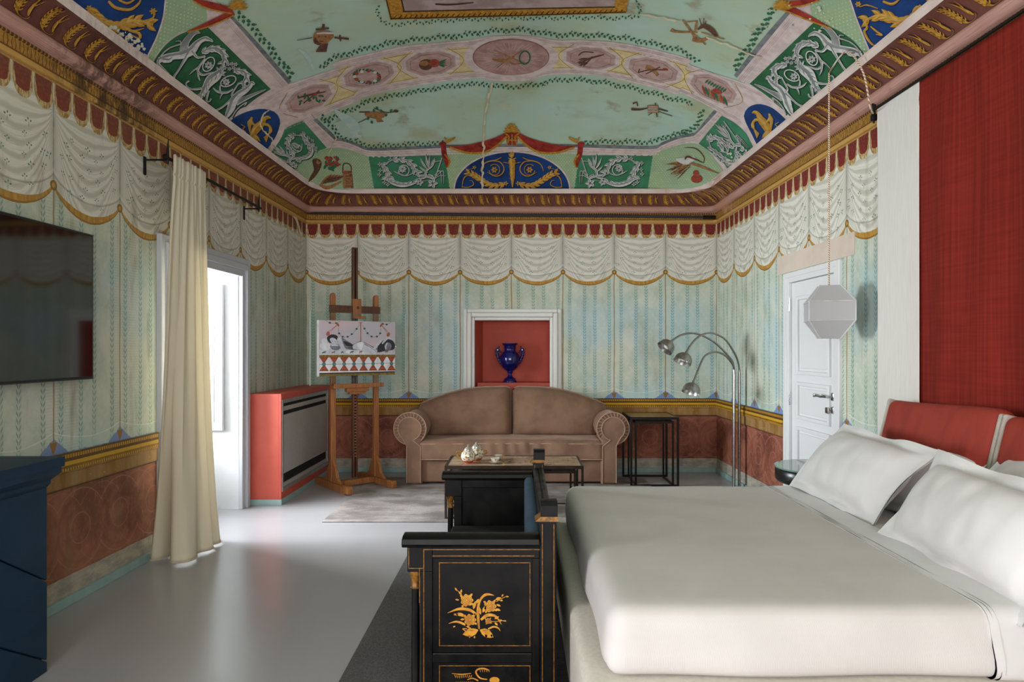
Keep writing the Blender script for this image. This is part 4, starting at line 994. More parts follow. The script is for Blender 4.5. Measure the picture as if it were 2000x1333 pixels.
# --- sprigs on the painted swags (flat print on the walls)
PSP = paint('paint_sprig', (88, 120, 102), (112, 140, 122), 30)
for wobj, P, n, fn in ((wb, 0.58, 8, lambda p, l: np.stack([XL(D)+p[:, 0], D-0.001-l, p[:, 1]], 1)), (wl, 0.586, 8, lambda p, l: np.stack([XL(D-p[:, 0])+0.001+l, D-p[:, 0], p[:, 1]], 1)), (wr, 0.599, 6, lambda p, l: np.stack([XR(D-p[:, 0])-0.001-l, D-p[:, 0], p[:, 1]], 1))):
    d = Dec(fn)
    for k in range(n):
        for row in range(7):
            for c_ in range(4):
                b_ = (c_+(.5 if row % 2 else .15))/4+rng.uniform(-.03, .03)
                if not 0.04 < b_ < .96: continue
                sag = 4*b_*(1-b_); z = 2.60-(.05+row*.052)*(.35+.75*sag**.6)-.02+rng.uniform(-.008, .008)
                if z < 2.30-.115*sag**.72: continue
                u = (k+b_)*P; sc = rng.uniform(.8, 1.15); sl = (0.5-b_)*1.2
                for a_ in (-1.1, 0, 1.1):
                    for rr in (.014,):
                        x_, z_ = u+rr*sc*math.sin(a_+sl), z+rr*sc*math.cos(a_+sl)*.8
                        d.leaf(x_-.004*math.sin(a_), z_, PI/2-(a_+sl), .013*sc, .008*sc, 1)
                d.leaf(u, z-.018*sc, PI/2, .024*sc, .003*sc, 1)
    d.build('painted_sprigs', PSP, wobj, kind='stuff', unit=0.0008)
# cracks running down the left and back walls
d = Dec(lambda p, l: np.stack([XL(D-p[:, 0])+0.0015+l, D-p[:, 0], p[:, 1]], 1))
def lwpx(x, y): yy = 434*7.712/(1032-x); return (D-yy, CAMH+(681-y)*yy/F)
d.stroke([(*lwpx(x, y), w_) for x, y, w_ in ((559, 372, .014), (560, 400, .010), (570, 415, .012), (578, 428, .012), (585, 450, .010), (589, 475, .006))], 1, 5); d.build('painted_crack', PCR, wl)
# ------------------------------------------------------------------ openings: windows, niche, door
M_white = mat('white_joinery', (226, 226, 228), 0.4, c2=(224, 224, 226), nscale=3); M_rev = mat('white_plaster', (206, 206, 206), 0.8, c2=(198, 198, 198), nscale=4)
M_casing = mat('pale_grey_casing', (184, 186, 191), 0.45, c2=(181, 183, 188), nscale=3); M_chrome = mat('polished_chrome', (205, 208, 212), 0.12, 1.0); M_steel = mat('brushed_steel', (176, 174, 170), 0.32, 1.0, c2=(150, 148, 146), nscale=60)
M_iron = mat('black_iron', (26, 24, 24), 0.5, 0.6); M_black = mat('black_lacquer', (13, 14, 16), 0.28, c2=(20, 20, 20), nscale=8)
def glassmat(name, tint=(247, 252, 250), gl=0.10):
    m = bpy.data.materials.new(name); m.use_nodes = True; nt = m.node_tree; nt.nodes.remove(nt.nodes['Principled BSDF'])
    t = nt.nodes.new('ShaderNodeBsdfTransparent'); t.inputs[0].default_value = (*lin(tint), 1); g = nt.nodes.new('ShaderNodeBsdfGlossy'); g.inputs[1].default_value = 0.03
    f = nt.nodes.new('ShaderNodeFresnel'); f.inputs[0].default_value = 1.35; mx = nt.nodes.new('ShaderNodeMixShader')
    nt.links.new(f.outputs[0], mx.inputs[0]); nt.links.new(t.outputs[0], mx.inputs[1]); nt.links.new(g.outputs[0], mx.inputs[2]); nt.links.new(mx.outputs[0], nt.nodes['Material Output'].inputs[0])
    return m
M_glass = glassmat('clear_glass')
def casement(mb, X, y0, y1, z0, z1, w=0.05, t=0.04, bars=1):
    mb.box(X-t/2, X+t/2, y0, y0+w, z0, z1).box(X-t/2, X+t/2, y1-w, y1, z0, z1).box(X-t/2, X+t/2, y0+w, y1-w, z0, z0+w).box(X-t/2, X+t/2, y0+w, y1-w, z1-w, z1)
    for k in range(bars): ym = y0+(y1-y0)*(k+1)/(bars+1); mb.box(X-t/2, X+t/2, ym-w*.4, ym+w*.4, z0+w, z1-w)
# window 1: deep recess by the radiator; its leaf is folded back against the far reveal
wy0, wy1, _, wz1 = W1; XO = -3.25
mb = MB().box(XO-0.1, XL(wy1)-0.002, wy1, wy1+0.1, 0, wz1+0.1).box(XO-0.1, XL(wy0)-0.002, wy0-0.1, wy0, 0, wz1+0.1).box(XO-0.1, XL(wy0)-0.002, wy0, wy1, wz1, wz1+0.1)
mb.box(XO-0.1, XO, wy0, wy1, 0, 0.69)
win1 = struct('window_1', mb, M_rev, smooth=None)
mb = MB(); casement(mb, XO-0.05, wy0, wy1, 0.69, wz1, 0.06, 0.05, 1); obj('window_frame', mb, M_white, win1, smooth=None, bevel=0.003)
obj('window_pane', MB().box(XO-0.053, XO-0.047, wy0+0.06, wy1-0.06, 0.75, wz1-0.06), M_glass, win1, smooth=None)
mb = MB().box(XO+0.05, -2.567, wy1-0.045, wy1-0.003, 0.69, 1.955)
lf = obj('window_shutter', mb, M_white, win1, smooth=None, bevel=0.004)
mb = MB().box(XO+0.12, -2.637, wy1-0.052, wy1-0.044, 1.33, 1.885).box(XO+0.12, -2.637, wy1-0.052, wy1-0.044, 0.76, 1.26); obj('shutter_panel', mb, M_white, lf, smooth=None, bevel=0.006)
mb = MB()
for o1, o0, p in ((0.15, 0.095, 0.035), (0.10, 0.05, 0.05), (0.055, -0.004, 0.028)):
    for a, c in ((wy1+o0, wy1+o1), (wy0-o1, wy0-o0)): wall_strip('l', a, c, p, 0, wz1+o1, mb)
    wall_strip('l', wy0-o0, wy1+o0, p, wz1+o0, wz1+o1, mb)
mb2 = mb; cas = obj('window_casing', mb2, M_casing, win1, smooth=None, merge=1e-6, bevel=0.006)
# window 2: outside the frame, opposite the bed
y0, y1, z0, z1 = W2
mb = MB().box(-3.15, XL(y1), y1, y1+0.1, 0, z1+0.1).box(-3.15, XL(y0), y0-0.1, y0, 0, z1+0.1).box(-3.15, XL(y0), y0, y1, z1, z1+0.1).box(-3.15, XL(y0), y0, y1, -0.05, z0)
win2 = struct('window_2', mb, M_rev, smooth=None); mb = MB(); casement(mb, -3.12, y0, y1, z0, z1, 0.06, 0.05, 1); obj('window_frame', mb, M_white, win2, smooth=None)
for k, (a, c, e, f) in enumerate(RW):  # made-up rear windows, out of view, framing the fill lamps
    mb = MB(); q = MB(); casement(q, 0, a, c, e, f, 0.06, 0.05, 1); mb.v = [(y, Y0+x, z) for x, y, z in q.v]; mb.f = [g_[::-1] for g_ in q.f]; struct('window_%d' % (k+3), mb, M_white, smooth=None)
# niche
M_terra = mat('terracotta_paint', (188, 84, 66), 0.7, c2=(178, 76, 60), nscale=4)
x0, x1, z0, z1 = NI; dp = 0.34
mb = MB(); xa = x0+0.075
mb.add([(x0, D, z0), (xa, D+dp, z0), (xa, D+dp, z1), (x0, D, z1)], [(0, 1, 2, 3)]); mb.add([(xa, D+dp, z0), (x1, D+dp, z0), (x1, D+dp, z1), (xa, D+dp, z1)], [(0, 1, 2, 3)])
mb.add([(x1, D+dp, z0), (x1, D, z0), (x1, D, z1), (x1, D+dp, z1)], [(0, 1, 2, 3)]); mb.add([(x0, D, z1), (xa, D+dp, z1), (x1, D+dp, z1), (x1, D, z1)], [(0, 1, 2, 3)])
nic = struct('trim_8', mb, M_terra, smooth=None)
obj('niche_shelf', MB().box(x0+0.03, x1, D+0.02, D+dp, z0-0.05, 1.01), M_terra, nic, smooth=None)
mb = MB()
for o1, o0, p in ((0.128, 0.085, 0.026), (0.085, 0.035, 0.052), (0.035, -0.002, 0.024)):
    mb.box(x0-o1, x0-o0, D-p, D+0.005, 0.6, z1+o1).box(x1+o0, x1+o1, D-p, D+0.005, 0.6, z1+o1).box(x0-o0, x1+o0, D-p, D+0.005, z1+o0, z1+o1)
obj('niche_casing', mb, mat('white_casing', (226, 226, 222), 0.45, c2=(223, 223, 219), nscale=3), nic, smooth=None, bevel=0.011)
# door on the right wall
da, db2, _, dz = DR
mb = MB(); wx = lambda y, p: XR(y)-p
def rstrip(mb, a, c, p0, p1, z0, z1):
    mb.add([(XR(a)-p0, a, z0), (XR(c)-p0, c, z0), (XR(c)-p1, c, z0), (XR(a)-p1, a, z0), (XR(a)-p0, a, z1), (XR(c)-p0, c, z1), (XR(c)-p1, c, z1), (XR(a)-p1, a, z1)], [(0, 3, 2, 1), (4, 5, 6, 7), (0, 1, 5, 4), (1, 2, 6, 5), (2, 3, 7, 6), (3, 0, 4, 7)]); return mb
rstrip(mb, da+0.003, db2-0.003, -0.055, -0.012, 0.008, dz-0.004); door = struct('door_1', mb, M_white, smooth=None)
mb = MB()
for o1, o0, p in ((0.10, 0.05, 0.024), (0.055, 0.0, 0.016)):
    rstrip(mb, da-o1, da-o0, -0.06, p, 0, dz+o1*.8); rstrip(mb, db2+o0, db2+o1, -0.06, p, 0, dz+o1*.8); rstrip(mb, da-o0, db2+o0, -0.06, p, dz+o0*.8, dz+o1*.8)
obj('door_casing', mb, M_white, door, smooth=None, bevel=0.004)
for pz0, pz1 in ((1.19, 1.82), (0.83, 1.13), (0.14, 0.77)):
    mb = MB(); a, c = da+0.09, db2-0.12
    for k, (ins, p) in enumerate(((0, 0.010), (0.022, 0.004), (0.05, 0.012))):
        if k == 0:
            for q in ((a, a+.03, pz0, pz1), (c-.03, c, pz0, pz1), (a+.03, c-.03, pz0, pz0+.03), (a+.03, c-.03, pz1-.03, pz1)): rstrip(mb, q[0], q[1], -0.02, p-0.012+.012, q[2], q[3])
        elif k == 2: rstrip(mb, a+ins, c-ins, -0.02, p-0.012, pz0+ins, pz1-ins)
    obj('door_panel', mb, M_white, door, smooth=None, bevel=0.006)
for hz in (1.765, 0.985):
    mb = MB(); mb.tube([(XR(db2)-.006, db2+.004, hz-.055), (XR(db2)-.006, db2+.004, hz+.055)], .009, 10)
    for q in (-.02, .02): mb.tube([(XR(db2)-.006, db2+.004, hz+q-.002), (XR(db2)-.006, db2+.004, hz+q+.002)], .0105, 10)
    obj('hinge', mb, M_chrome, door)
hx = XR(4.93)
mb = MB().rbox((hx+.006, 4.925, 1.05), (.012, .022, .03), .008, (3, 3, 3)); mb.tube([(hx-.005, 4.925, 1.05), (hx-.05, 4.925, 1.05), (hx-.055, 4.95, 1.052), (hx-.055, 5.0, 1.046), (hx-.055, 5.05, 1.052), (hx-.055, 5.09, 1.05)], [.009, .009, .011, .009, .012, .008], 12)
mb.rbox((hx-.055, 5.095, 1.05), (.012, .01, .014), .006, (3, 3, 3)); obj('door_handle', mb, M_chrome, door)
mb = MB().rbox((hx+.006, 4.925, .955), (.012, .02, .024), .008, (3, 3, 3)); mb.rbox((hx-.03, 4.945, .95), (.006, .026, .022), .005, (3, 3, 3)); mb.tube([(hx, 4.925, .955), (hx-.03, 4.93, .955)], .007, 8); obj('thumb_turn', mb, M_steel, door)
mb = MB(); rstrip(mb, 4.60, 5.94, -0.01, 0.007, 2.035, 2.19); obj('lintel_plaster', mb, mat('pinkish_plaster', (214, 198, 184), 0.85, c2=(206, 190, 176), nscale=6), wr, smooth=None)

# ------------------------------------------------------------------ large furniture: bed
M_linen = mat('cream_upholstery', (206, 200, 188), 0.85, c2=(198, 190, 178), nscale=60, bstr=0.15, bscale=500); M_sheet = mat('white_cotton', (216, 214, 213), 0.75, c2=(209, 207, 206), nscale=5, bstr=0.08, bscale=9, sheen=0.1)
m, b = newmat('white_pique'); o3 = coords('Object'); x, y, z = sep(o3)
setc(b, mixc(ss(nz(3.0, o3, 3), .3, .7), (208, 203, 200), (200, 195, 192))); setc(b, .8, 'Roughness'); bump(b, vsin(x*900.0)*vsin(y*900.0)*.15+nz(6.0, o3, 3), .1, .01); M_pique = m
bed = thing('bed', 'wide upholstered cream bed with white mattress, head against the red wall hanging', 'bed', (1.24, 2.97, 0))
obj('bed_base', MB().rbox((1.212, 2.965, .25), (1.022, 1.03, .17), .035, (8, 8, 4)), M_linen, bed, smooth=60)
for fx in (.3, 2.15):
    for fy in (2.05, 3.88): obj('leg', MB().lathe([(.03, 0), (.035, .09)], (fx, fy, 0), 12), M_black, bed)
def wrinkle(p, a=.004, f=6.0): n = mnoise.noise(Vector((p.x*f, p.y*f*.5, p.z*f))); return n*a
def mfn(p):
    q = Vector(p); k = .012*(q.z < 0); q.x += math.copysign(k, q.x)*0; q.z += wrinkle(p, .005, 9); q.y += wrinkle(p+Vector((3, 1, 2)), .006, 5); return q
obj('mattress', MB().rbox((1.245, 2.965, .515), (.96, .935, .10), .06, (30, 30, 6), mfn), M_sheet, bed, smooth=60)
def cfn(p):
    q = Vector(p)
    d_ = max(0, .04-q.z)                                            # skirts hang outwards a little
    if abs(q.y) > .9: q.y += math.copysign(.25*d_+.008*math.sin(q.x*9+q.z*5)*d_*20*.4, q.y)
    if q.x < -.9: q.x -= .10*d_-.01*math.sin(q.y*8)*d_*6
    q.z += .0025*mnoise.noise(Vector((q.x*4, q.y*4, 1)))
    return q
def covfn(lo, hi):
    def f(p):
        q = cfn(p); q.x = min(max(q.x, lo), hi); return q
    return f
cov = obj('bed_cover', MB().rbox((1.245, 2.965, .522), (.985, .945, .10), .065, (44, 34, 8), covfn(-9, .17)), M_pique, smooth=60)
tag(cov, 'white piqué bed cover stretched over the foot end of the bed', 'bed cover')
obj('hem', MB().rbox((1.245, 2.965, .5215), (.99, .9505, .1035), .065, (60, 34, 8), covfn(.145, .172)), M_sheet, cov, smooth=60)
ts = obj('top_sheet', MB().rbox((1.245, 2.965, .520), (.985, .948, .1045), .06, (70, 34, 8), covfn(.16, .30)), M_sheet, smooth=60); tag(ts, 'white top sheet edge turned back between bed cover and pillows', 'sheet')

def pillow_mesh(Wd, Ht, T, flange=0.05, seed=0, n=34, sag=0.0):
    mb = MB(); U = np.linspace(-1, 1, n); core_u = 1-flange/(Wd/2); core_v = 1-flange/(Ht/2)
    for sgn in (1, -1):
        P = []
        for u in U:
            row = []
            for v in U:
                cu, cv = abs(u)/core_u if core_u else 1, abs(v)/core_v
                t = 0
                if cu < 1 and cv < 1: t = T/2*((1-cu**2.6)*(1-cv**2.6))**.55
                x = u*Wd/2*(1-.035*(1-abs(v)**2)*abs(u)**4*0-.05*(1-v*v)*abs(u)**3); y = v*Ht/2*(1-.07*(1-u*u)*abs(v)**3)
                nn = mnoise.noise(Vector((x*9+seed*7, y*9, seed)))*.008+mnoise.noise(Vector((x*30+seed, y*6+x*12, seed)))*.006
                edge = max(cu, cv)
                if edge >= 1 and flange: z = .0035*sgn+.016*math.sin(x*15+seed*2+y*11)*min(1, (edge-1)*6)
                else: z = sgn*(t+.0035)+nn*(t > .005)
                y -= sag*(1-u*u)*0
                row.append((x, y, z))
            P.append(row)
        mb.grid(P, flip=sgn < 0)
    return mb
def place(mb, M): mb.v = [tuple(M @ Vector(p)) for p in mb.v]; return mb
def frame(c, ax, up):
    ax = Vector(ax).normalized(); up = Vector(up); up = (up-ax*up.dot(ax)).normalized(); n = ax.cross(up)
    M = Matrix.Identity(4)
    for i in range(3): M[i][0] = ax[i]; M[i][1] = up[i]; M[i][2] = n[i]; M[i][3] = c[i]
    return M
PIL = [((1.69, 3.445, .79), (0.03, -1, -.03), (.26, 0, .30), .86, .475, .21, 1, 'front white pillow at the far side of the bed, beside the round table', .055),
       ((1.62, 2.43, .775), (-.03, -1, -.03), (.21, 0, .33), .88, .45, .22, 2, 'front white pillow at the near side of the bed, closest to the camera', .055),
       ((1.93, 3.42, .775), (0, -1, 0), (.27, 0, .24), .92, .46, .16, 3, 'rear white pillow tucked behind the far front pillow', .05),
       ((1.94, 2.47, .80), (0, -1, 0), (.24, 0, .26), .92, .48, .16, 4, 'rear white pillow under the red cushion at the right edge of the photo', .05)]
for c, ax, up, Wd, Ht, T, sd, lab, flg in PIL:
    p_ = obj('pillow', place(pillow_mesh(Wd, Ht, T, flg, sd), frame(c, ax, up)), M_sheet, smooth=80, merge=2e-4); tag(p_, lab, 'pillow', 'white pillows on the bed')
M_redv = mat('rust_red_velvet', (152, 48, 31), 0.75, c2=(136, 40, 27), nscale=18, stretch=(1, 1, .3)); M_lin2 = mat('grey_linen', (182, 172, 162), .85)
for k, (yc, lab) in enumerate(((3.425, 'long red cushion with grey linen ends leaning on the wall, beside the white hanging'), (2.50, 'long red cushion on the wall cut off by the right edge of the photo'))):
    cu = thing('headboard_cushion', lab, 'cushion', (2.085, yc, .62), 0, 'red cushions along the bed head')
    M_ = frame((2.085, yc, .875), (0, -1, 0), (.12, 0, .5))
    def hfn(p): q = Vector(p); q.z *= 1+.25*(1-(q.x/.46)**2)*(1-(q.y/.26)**2)-.1; q.y += .012*math.sin(q.x*4)*(q.y > 0); return q
    obj('cushion_cover', MB().rbox((0, 0, 0), (.452, .25, .058), .05, (14, 8, 5), hfn, None) and place(MB().rbox((0, 0, 0), (.452, .25, .058), .05, (14, 8, 5), hfn), M_), M_redv, cu, smooth=60)
    for e in (-1, 1): obj('cushion_end', place(MB().rbox((e*.449, 0, 0), (.012, .238, .048), .011, (2, 8, 4)), M_), M_lin2, cu, smooth=60)

# wall hangings on an iron rod
def hanging(y0, y1, z0, z1, off, amp, seed, freq):
    P = []; ys = np.linspace(y0, y1, 90); zs = np.concatenate([np.linspace(z0, z1-.14, 14), np.linspace(z1-.12, z1, 6)])
    for y in ys:
        row = []
        for z in zs:
            k = min(1, (z1-z)/.5); a = amp*k*(math.sin(y*freq+seed+.5*math.sin(z*1.5))+.6*math.sin(y*freq*2.3+seed*2+z*.6))
            hem = .006*math.exp(-((z-(z1-.11))/.012)**2)
            row.append((XR(y)-off-a-hem-amp, y, z))
        P.append(row)
    return MB().grid(P, flip=True)
m, b = newmat('rust_red_hanging'); o3 = coords('Object'); x, y, z = sep(o3)
st_ = nz(60.0, comb(0.0, y, z*.02), 3); cr_ = nz(60.0, comb(0.0, y*.05, z), 2)
setc(b, mixc(ss(st_+cr_*.4, .45, .95), (134, 38, 26), (108, 26, 18))); setc(b, .8, 'Roughness'); setc(b, .2, 'Specular IOR Level'); bump(b, st_+cr_, .15, .004); M_redh = m
h = obj('wall_hanging', hanging(1.35, 3.862, .55, 2.885, .03, .014, 1.0, 9.0), M_redh, smooth=80); s_ = h.modifiers.new('thick', 'SOLIDIFY'); s_.thickness = .004; tag(h, 'tall rust red cloth hanging on the wall over the bed head', 'wall hanging')
h = obj('wall_hanging', hanging(3.80, 4.235, .55, 2.905, .045, .003, 2.0, 5.0), mat('white_hanging', (222, 218, 212), .85, c2=(214, 210, 204), nscale=20, stretch=(1, 8, .4)), smooth=80); s_ = h.modifiers.new('thick', 'SOLIDIFY'); s_.thickness = .003; tag(h, 'narrow white cloth hanging beside the red one', 'wall hanging')
rod = thing('hanging_rod', 'black iron rod with spear finial holding the wall hangings', 'rod', (2.2, 4.28, 2.89))
obj('pole', MB().tube([(XR(1.3)-.062, 1.3, 2.893), (XR(4.27)-.05, 4.27, 2.893)], .009, 8), M_iron, rod)
mb = MB().tube([(XR(4.27)-.05, 4.27, 2.81), (XR(4.27)-.05, 4.27, 2.87), (XR(4.27)-.05, 4.27, 2.90), (XR(4.27)-.05, 4.27, 2.93), (XR(4.27)-.05, 4.27, 2.99)], [.006, .012, .008, .014, .001], 8); mb.tube([(XR(4.27)+.01, 4.27, 2.86), (XR(4.27)-.05, 4.27, 2.86)], .008, 8); mb.rbox((XR(4.27)-.05, 4.27, 2.845), (.018, .012, .02), .006, (2, 2, 2)); obj('finial', mb, M_iron, rod)

# ------------------------------------------------------------------ sofa
m, b = newmat('taupe_velvet'); o3 = coords('Object'); x, y, z = sep(o3)
setc(b, mixc(ss(nz(5.0, o3, 4), .3, .7), (140, 106, 84), (118, 88, 70))); setc(b, .8, 'Roughness'); setc(b, .3, 'Sheen Weight'); b.inputs['Sheen Roughness'].default_value = .35; b.inputs['Sheen Tint'].default_value = (*lin((230, 200, 180)), 1)
bump(b, nz(160.0, comb(x, y*.3, z*3.0), 2)+nz(7.0, comb(x*3.0, y, z*.4), 3)*.8, .22, .008); M_sofa = m
M_pipe = mat('taupe_piping', (172, 138, 116), .7)
SX = -.083
sofa = thing('sofa', 'taupe velvet two seat sofa with rolled arms below the niche', 'sofa', (SX, 7.25, 0))
obj('sofa_base', MB().rbox((SX, 7.28, .145), (.955, .30, .115), .02, (10, 4, 3)), M_sofa, sofa, smooth=60)
def seatfn(p): q = Vector(p); q.z += .012*math.cos(q.x*1.6)*(q.z > 0)+.006*mnoise.noise(Vector((q.x*7, q.y*5, 0)))-.012; q.y += (-(.010*abs(math.sin(q.x*7+math.sin(q.x*3)))+.007*math.sin(q.x*36+4*math.sin(q.x*5)+q.z*10)*max(0, min(1, (q.z+.08)/.1)))*(q.z < .08) if q.y < -.2 else 0); return q
seat = obj('seat_cushion', MB().rbox((SX, 7.22, .365), (.935, .285, .105), .045, (110, 10, 8), seatfn), M_sofa, sofa, smooth=60)
mb = MB()
for zz in (.425, .268): mb.tube([(SX-.93, 6.945+(.005 if zz > .4 else 0), zz)]+[(SX+x, 6.936, zz+.006*math.cos(x*1.6)) for x in np.linspace(-.9, .9, 14)]+[(SX+.93, 6.945, zz)], .006, 6)
obj('piping', mb, M_pipe, seat)
def back_cushion(x0, x1, hump):
    mb = MB(); n = 26; U = np.linspace(0, 1, n); Vv = np.linspace(0, 1, n)
    for sgn in (1, -1):
        P = []
        for u in U:
            row = []
            for v in Vv:
                e = (1-u) if hump < 0 else u                            # 0 at the middle seam, 1 at the outer side
                xin = SX+hump*.004; xo_b = SX+hump*.925; xo_t = SX+hump*1.035
                xo = xo_b+(xo_t-xo_b)*min(1, max(0, (v-.25)/.5))**1.5-.02*hump*math.exp(-((v-.98)/.12)**2)
                xx = xin+(xo-xin)*e
                top = .985-.03*e**1.2-.165*max(0, (e-.3)/.7)**1.8-.03*max(0, 1-e/.06); zz = .455+(top-.455)*v
                r = 1-(2*abs(e-.5))**4; s = 1-(2*abs(v-.5))**4; t = .105*max(0, r*s)**.45
                nn = mnoise.noise(Vector((xx*8, zz*8, hump)))*.006*(t > .02)
                row.append((xx, 7.40+.09*v-.0-sgn*(t)+nn*sgn*-1, zz))
            P.append(row)
        mb.grid(P, flip=(sgn*hump > 0) != (hump < 0))
    return mb
for hp in (-1, 1):
    bc = obj('back_cushion', back_cushion(0, 0, hp), M_sofa, sofa, smooth=80, merge=2e-4)
    q = []
    for e in np.linspace(0.02, 1, 24): q.append((SX+hp*(.004+.92*e), 7.40-.012, .458))
    mb = MB().tube(q, .006, 6)
    top = []
    for e in np.linspace(0.02, 1, 30):
        zz = .985-.03*e**1.2-.165*max(0, (e-.3)/.7)**1.8-.03*max(0, 1-e/.06); top.append((SX+hp*(.004+(1.035-.02-.004)*e), 7.487, zz+.002))
    mb.tube(top, .006, 6); obj('piping', mb, M_pipe, bc)
obj('sofa_back', MB().rbox((SX, 7.575, .42), (.99, .075, .42), .05, (10, 3, 6)), M_sofa, sofa, smooth=60)
for sd in (-1, 1):
    ax_ = SX+sd*1.02; cz = .582; R = .165
    mb = MB().rbox((SX+sd*.99, 7.255, .29), (.078, .312, .285), .03, (4, 8, 6)); 
    P = []
    cxr = SX+sd*1.035
    for yy in list(np.linspace(6.955, 7.58, 22)):
        row = []
        for k in range(28):
            a = 2*PI*k/28; rr = R*(1-.012*(k % 2))-(.004 if int((yy-6.95)/.028) % 2 else 0)
            tap = 1-.10*(yy-6.95)/.6
            row.append((cxr+rr*math.cos(a), yy, cz+rr*tap*math.sin(a)))
        P.append(row)
    mb.grid(P, closed_v=True, flip=True); mb.lathe([(0.001, 0), (R, 0)], (0, 0, 0), 28, Matrix.Translation((cxr, 7.58, cz)) @ Matrix.Rotation(-PI/2, 4, 'X'), cap=False)
    arm = obj('armrest', mb, M_sofa, sofa, smooth=50)
    # keyhole front: flat panel under a round face with gathered rim
    kp = []
    for k in range(33):
        a = -PI*.35+(PI*1.7)*k/32; kp.append((sd*.105*math.cos(a) if sd > 0 else .105*math.cos(a), .105*math.sin(a)))
    pts = [(cxr+.118*math.cos(a), cz+.118*math.sin(a)) for a in (np.linspace(-PI*.42, PI*1.28, 30) if sd < 0 else np.linspace(PI*1.42, -PI*.28, 30))]
    xi = SX+sd*.925; xo = SX+sd*1.06
    poly = pts+([(xo, .40), (xo, .04), (xi, .04), (xi, .42)] if sd < 0 else [(xo, .40), (xo, .04), (xi, .04), (xi, .42)])
    if sd < 0: poly = pts+[(xo-.005, .41), (xo-.005, .03), (xi, .03), (xi, .40)]
    else: poly = pts+[(xo+.005, .41), (xo+.005, .03), (xi, .03), (xi, .40)]
    mb = MB().prism(poly, lambda p: (p[0], 6.938, p[1]), lambda p: (p[0], 6.97, p[1])); 
    obj('arm_front', mb, M_sofa, arm, smooth=None, bevel=.006)
    mb = MB().tube([(p[0], 6.936, p[1]) for p in poly], .0055, 6, True)
    mb.tube([(cxr+R*math.cos(a), 6.952, cz+R*math.sin(a)) for a in np.linspace(0, 2*PI, 40)[:-1]], .006, 6, True)
    for k in range(20):
        a = -PI*.2+PI*1.4*k/19; mb.tube([(cxr+.122*math.cos(a), 6.944, cz+.122*math.sin(a)), (cxr+.162*math.cos(a+.06), 6.95, cz+.162*math.sin(a+.06))], .0035, 5)
    obj('piping', mb, M_pipe, arm)
    # disc between rim and face
    obj('arm_roll_face', MB().lathe([(0.001, 0), (R-.003, 0)], (0, 0, 0), 32, Matrix.Translation((cxr, 6.956, cz)) @ Matrix.Rotation(PI/2, 4, 'X'), cap=False), M_sofa, arm, smooth=None)
for fx in (-.95, .95):
    for fy in (7.02, 7.56): obj('leg', MB().box(SX+fx-.03, SX+fx+.03, fy-.03, fy+.03, 0, .04), M_black, sofa, smooth=None)
# ------------------------------------------------------------------ metal nest tables
M_bronze = mat('dark_bronze', (58, 48, 42), .4, .7, c2=(44, 36, 32)); M_blkmet = mat('blackened_steel', (24, 22, 21), .4, .6)
m, b = newmat('lacquered_veneer_top'); o3 = coords('Object'); x, y, z = sep(o3)
g = mixc(ss(nz(4.0, comb(x, y*3.0, 0.0), 4), .3, .7), (184, 162, 134), (150, 128, 104))
br = vabs(nz(3.2, comb(x*1.2, y*2.2, 3.0), 3)-.5) < .012; g = mixc(br*ss(nz(6.0, o3, 2), .45, .55), g, (72, 46, 34))
g = mixc(ss(nz(16.0, comb(x, y*2.0, 5.0), 2), .68, .72)*.8, g, (84, 56, 40))
setc(b, g); setc(b, .12, 'Roughness'); M_top = m
m, b = newmat('striped_brass_top'); o3 = coords('Object'); x, y, z = sep(o3)
setc(b, mixc(ss(nz(5.0, comb(x*.6, y*9.0, 0.0), 3), .35, .65), (150, 124, 78), (84, 74, 60))); setc(b, .2, 'Roughness'); M_top2 = m
def nest(name, lab, cat, x0, x1, y0, y1, h, t, bar, metal, topm, bars, inset=0.0, group=None):
    r = thing(name, lab, cat, ((x0+x1)/2, (y0+y1)/2, 0), 0, group)
    mb = MB().box(x0, x1, y0, y0+bar, h-t, h).box(x0, x1, y1-bar, y1, h-t, h).box(x0, x0+bar, y0+bar, y1-bar, h-t, h).box(x1-bar, x1, y0+bar, y1-bar, h-t, h); obj('top_frame', mb, metal, r, smooth=None, bevel=.0015)
    obj('tabletop', MB().box(x0+bar, x1-bar, y0+bar, y1-bar, h-t, h-.003), topm, r, smooth=None)
    for lx in (x0, x1-bar):
        for ly in (y0, y1-bar): obj('leg', MB().box(lx, lx+bar, ly, ly+bar, 0, h-t), metal, r, smooth=None, bevel=.001)
    if 'x' in bars:
        for ly in (y0, y1-bar): obj('floor_bar', MB().box(x0+bar, x1-bar, ly, ly+bar, 0, bar), metal, r, smooth=None)
    if 'y' in bars:
        for lx in (x0, x1-bar): obj('floor_bar', MB().box(lx, lx+bar, y0+bar, y1-bar, 0, bar), metal, r, smooth=None)
    return r
nest('coffee_table', 'long bronze framed coffee table with brown veneer top in front of the sofa', 'table', -.612, .522, 5.56, 6.10, .442, .026, .02, M_bronze, M_top, 'x')
nest('nested_table', 'smaller bronze table pushed under the long coffee table', 'table', -.578, .462, 5.60, 6.07, .395, .022, .018, M_bronze, M_top, 'y')
nest('side_table', 'tall square black metal side table right of the sofa', 'table', 1.12, 1.612, 6.90, 7.46, .705, .026, .02, M_blkmet, M_top2, 'x')
nest('nested_side_table', 'smaller black metal table pushed under the square side table', 'table', 1.17, 1.565, 6.92, 7.40, .66, .022, .018, M_blkmet, M_top2, 'y')
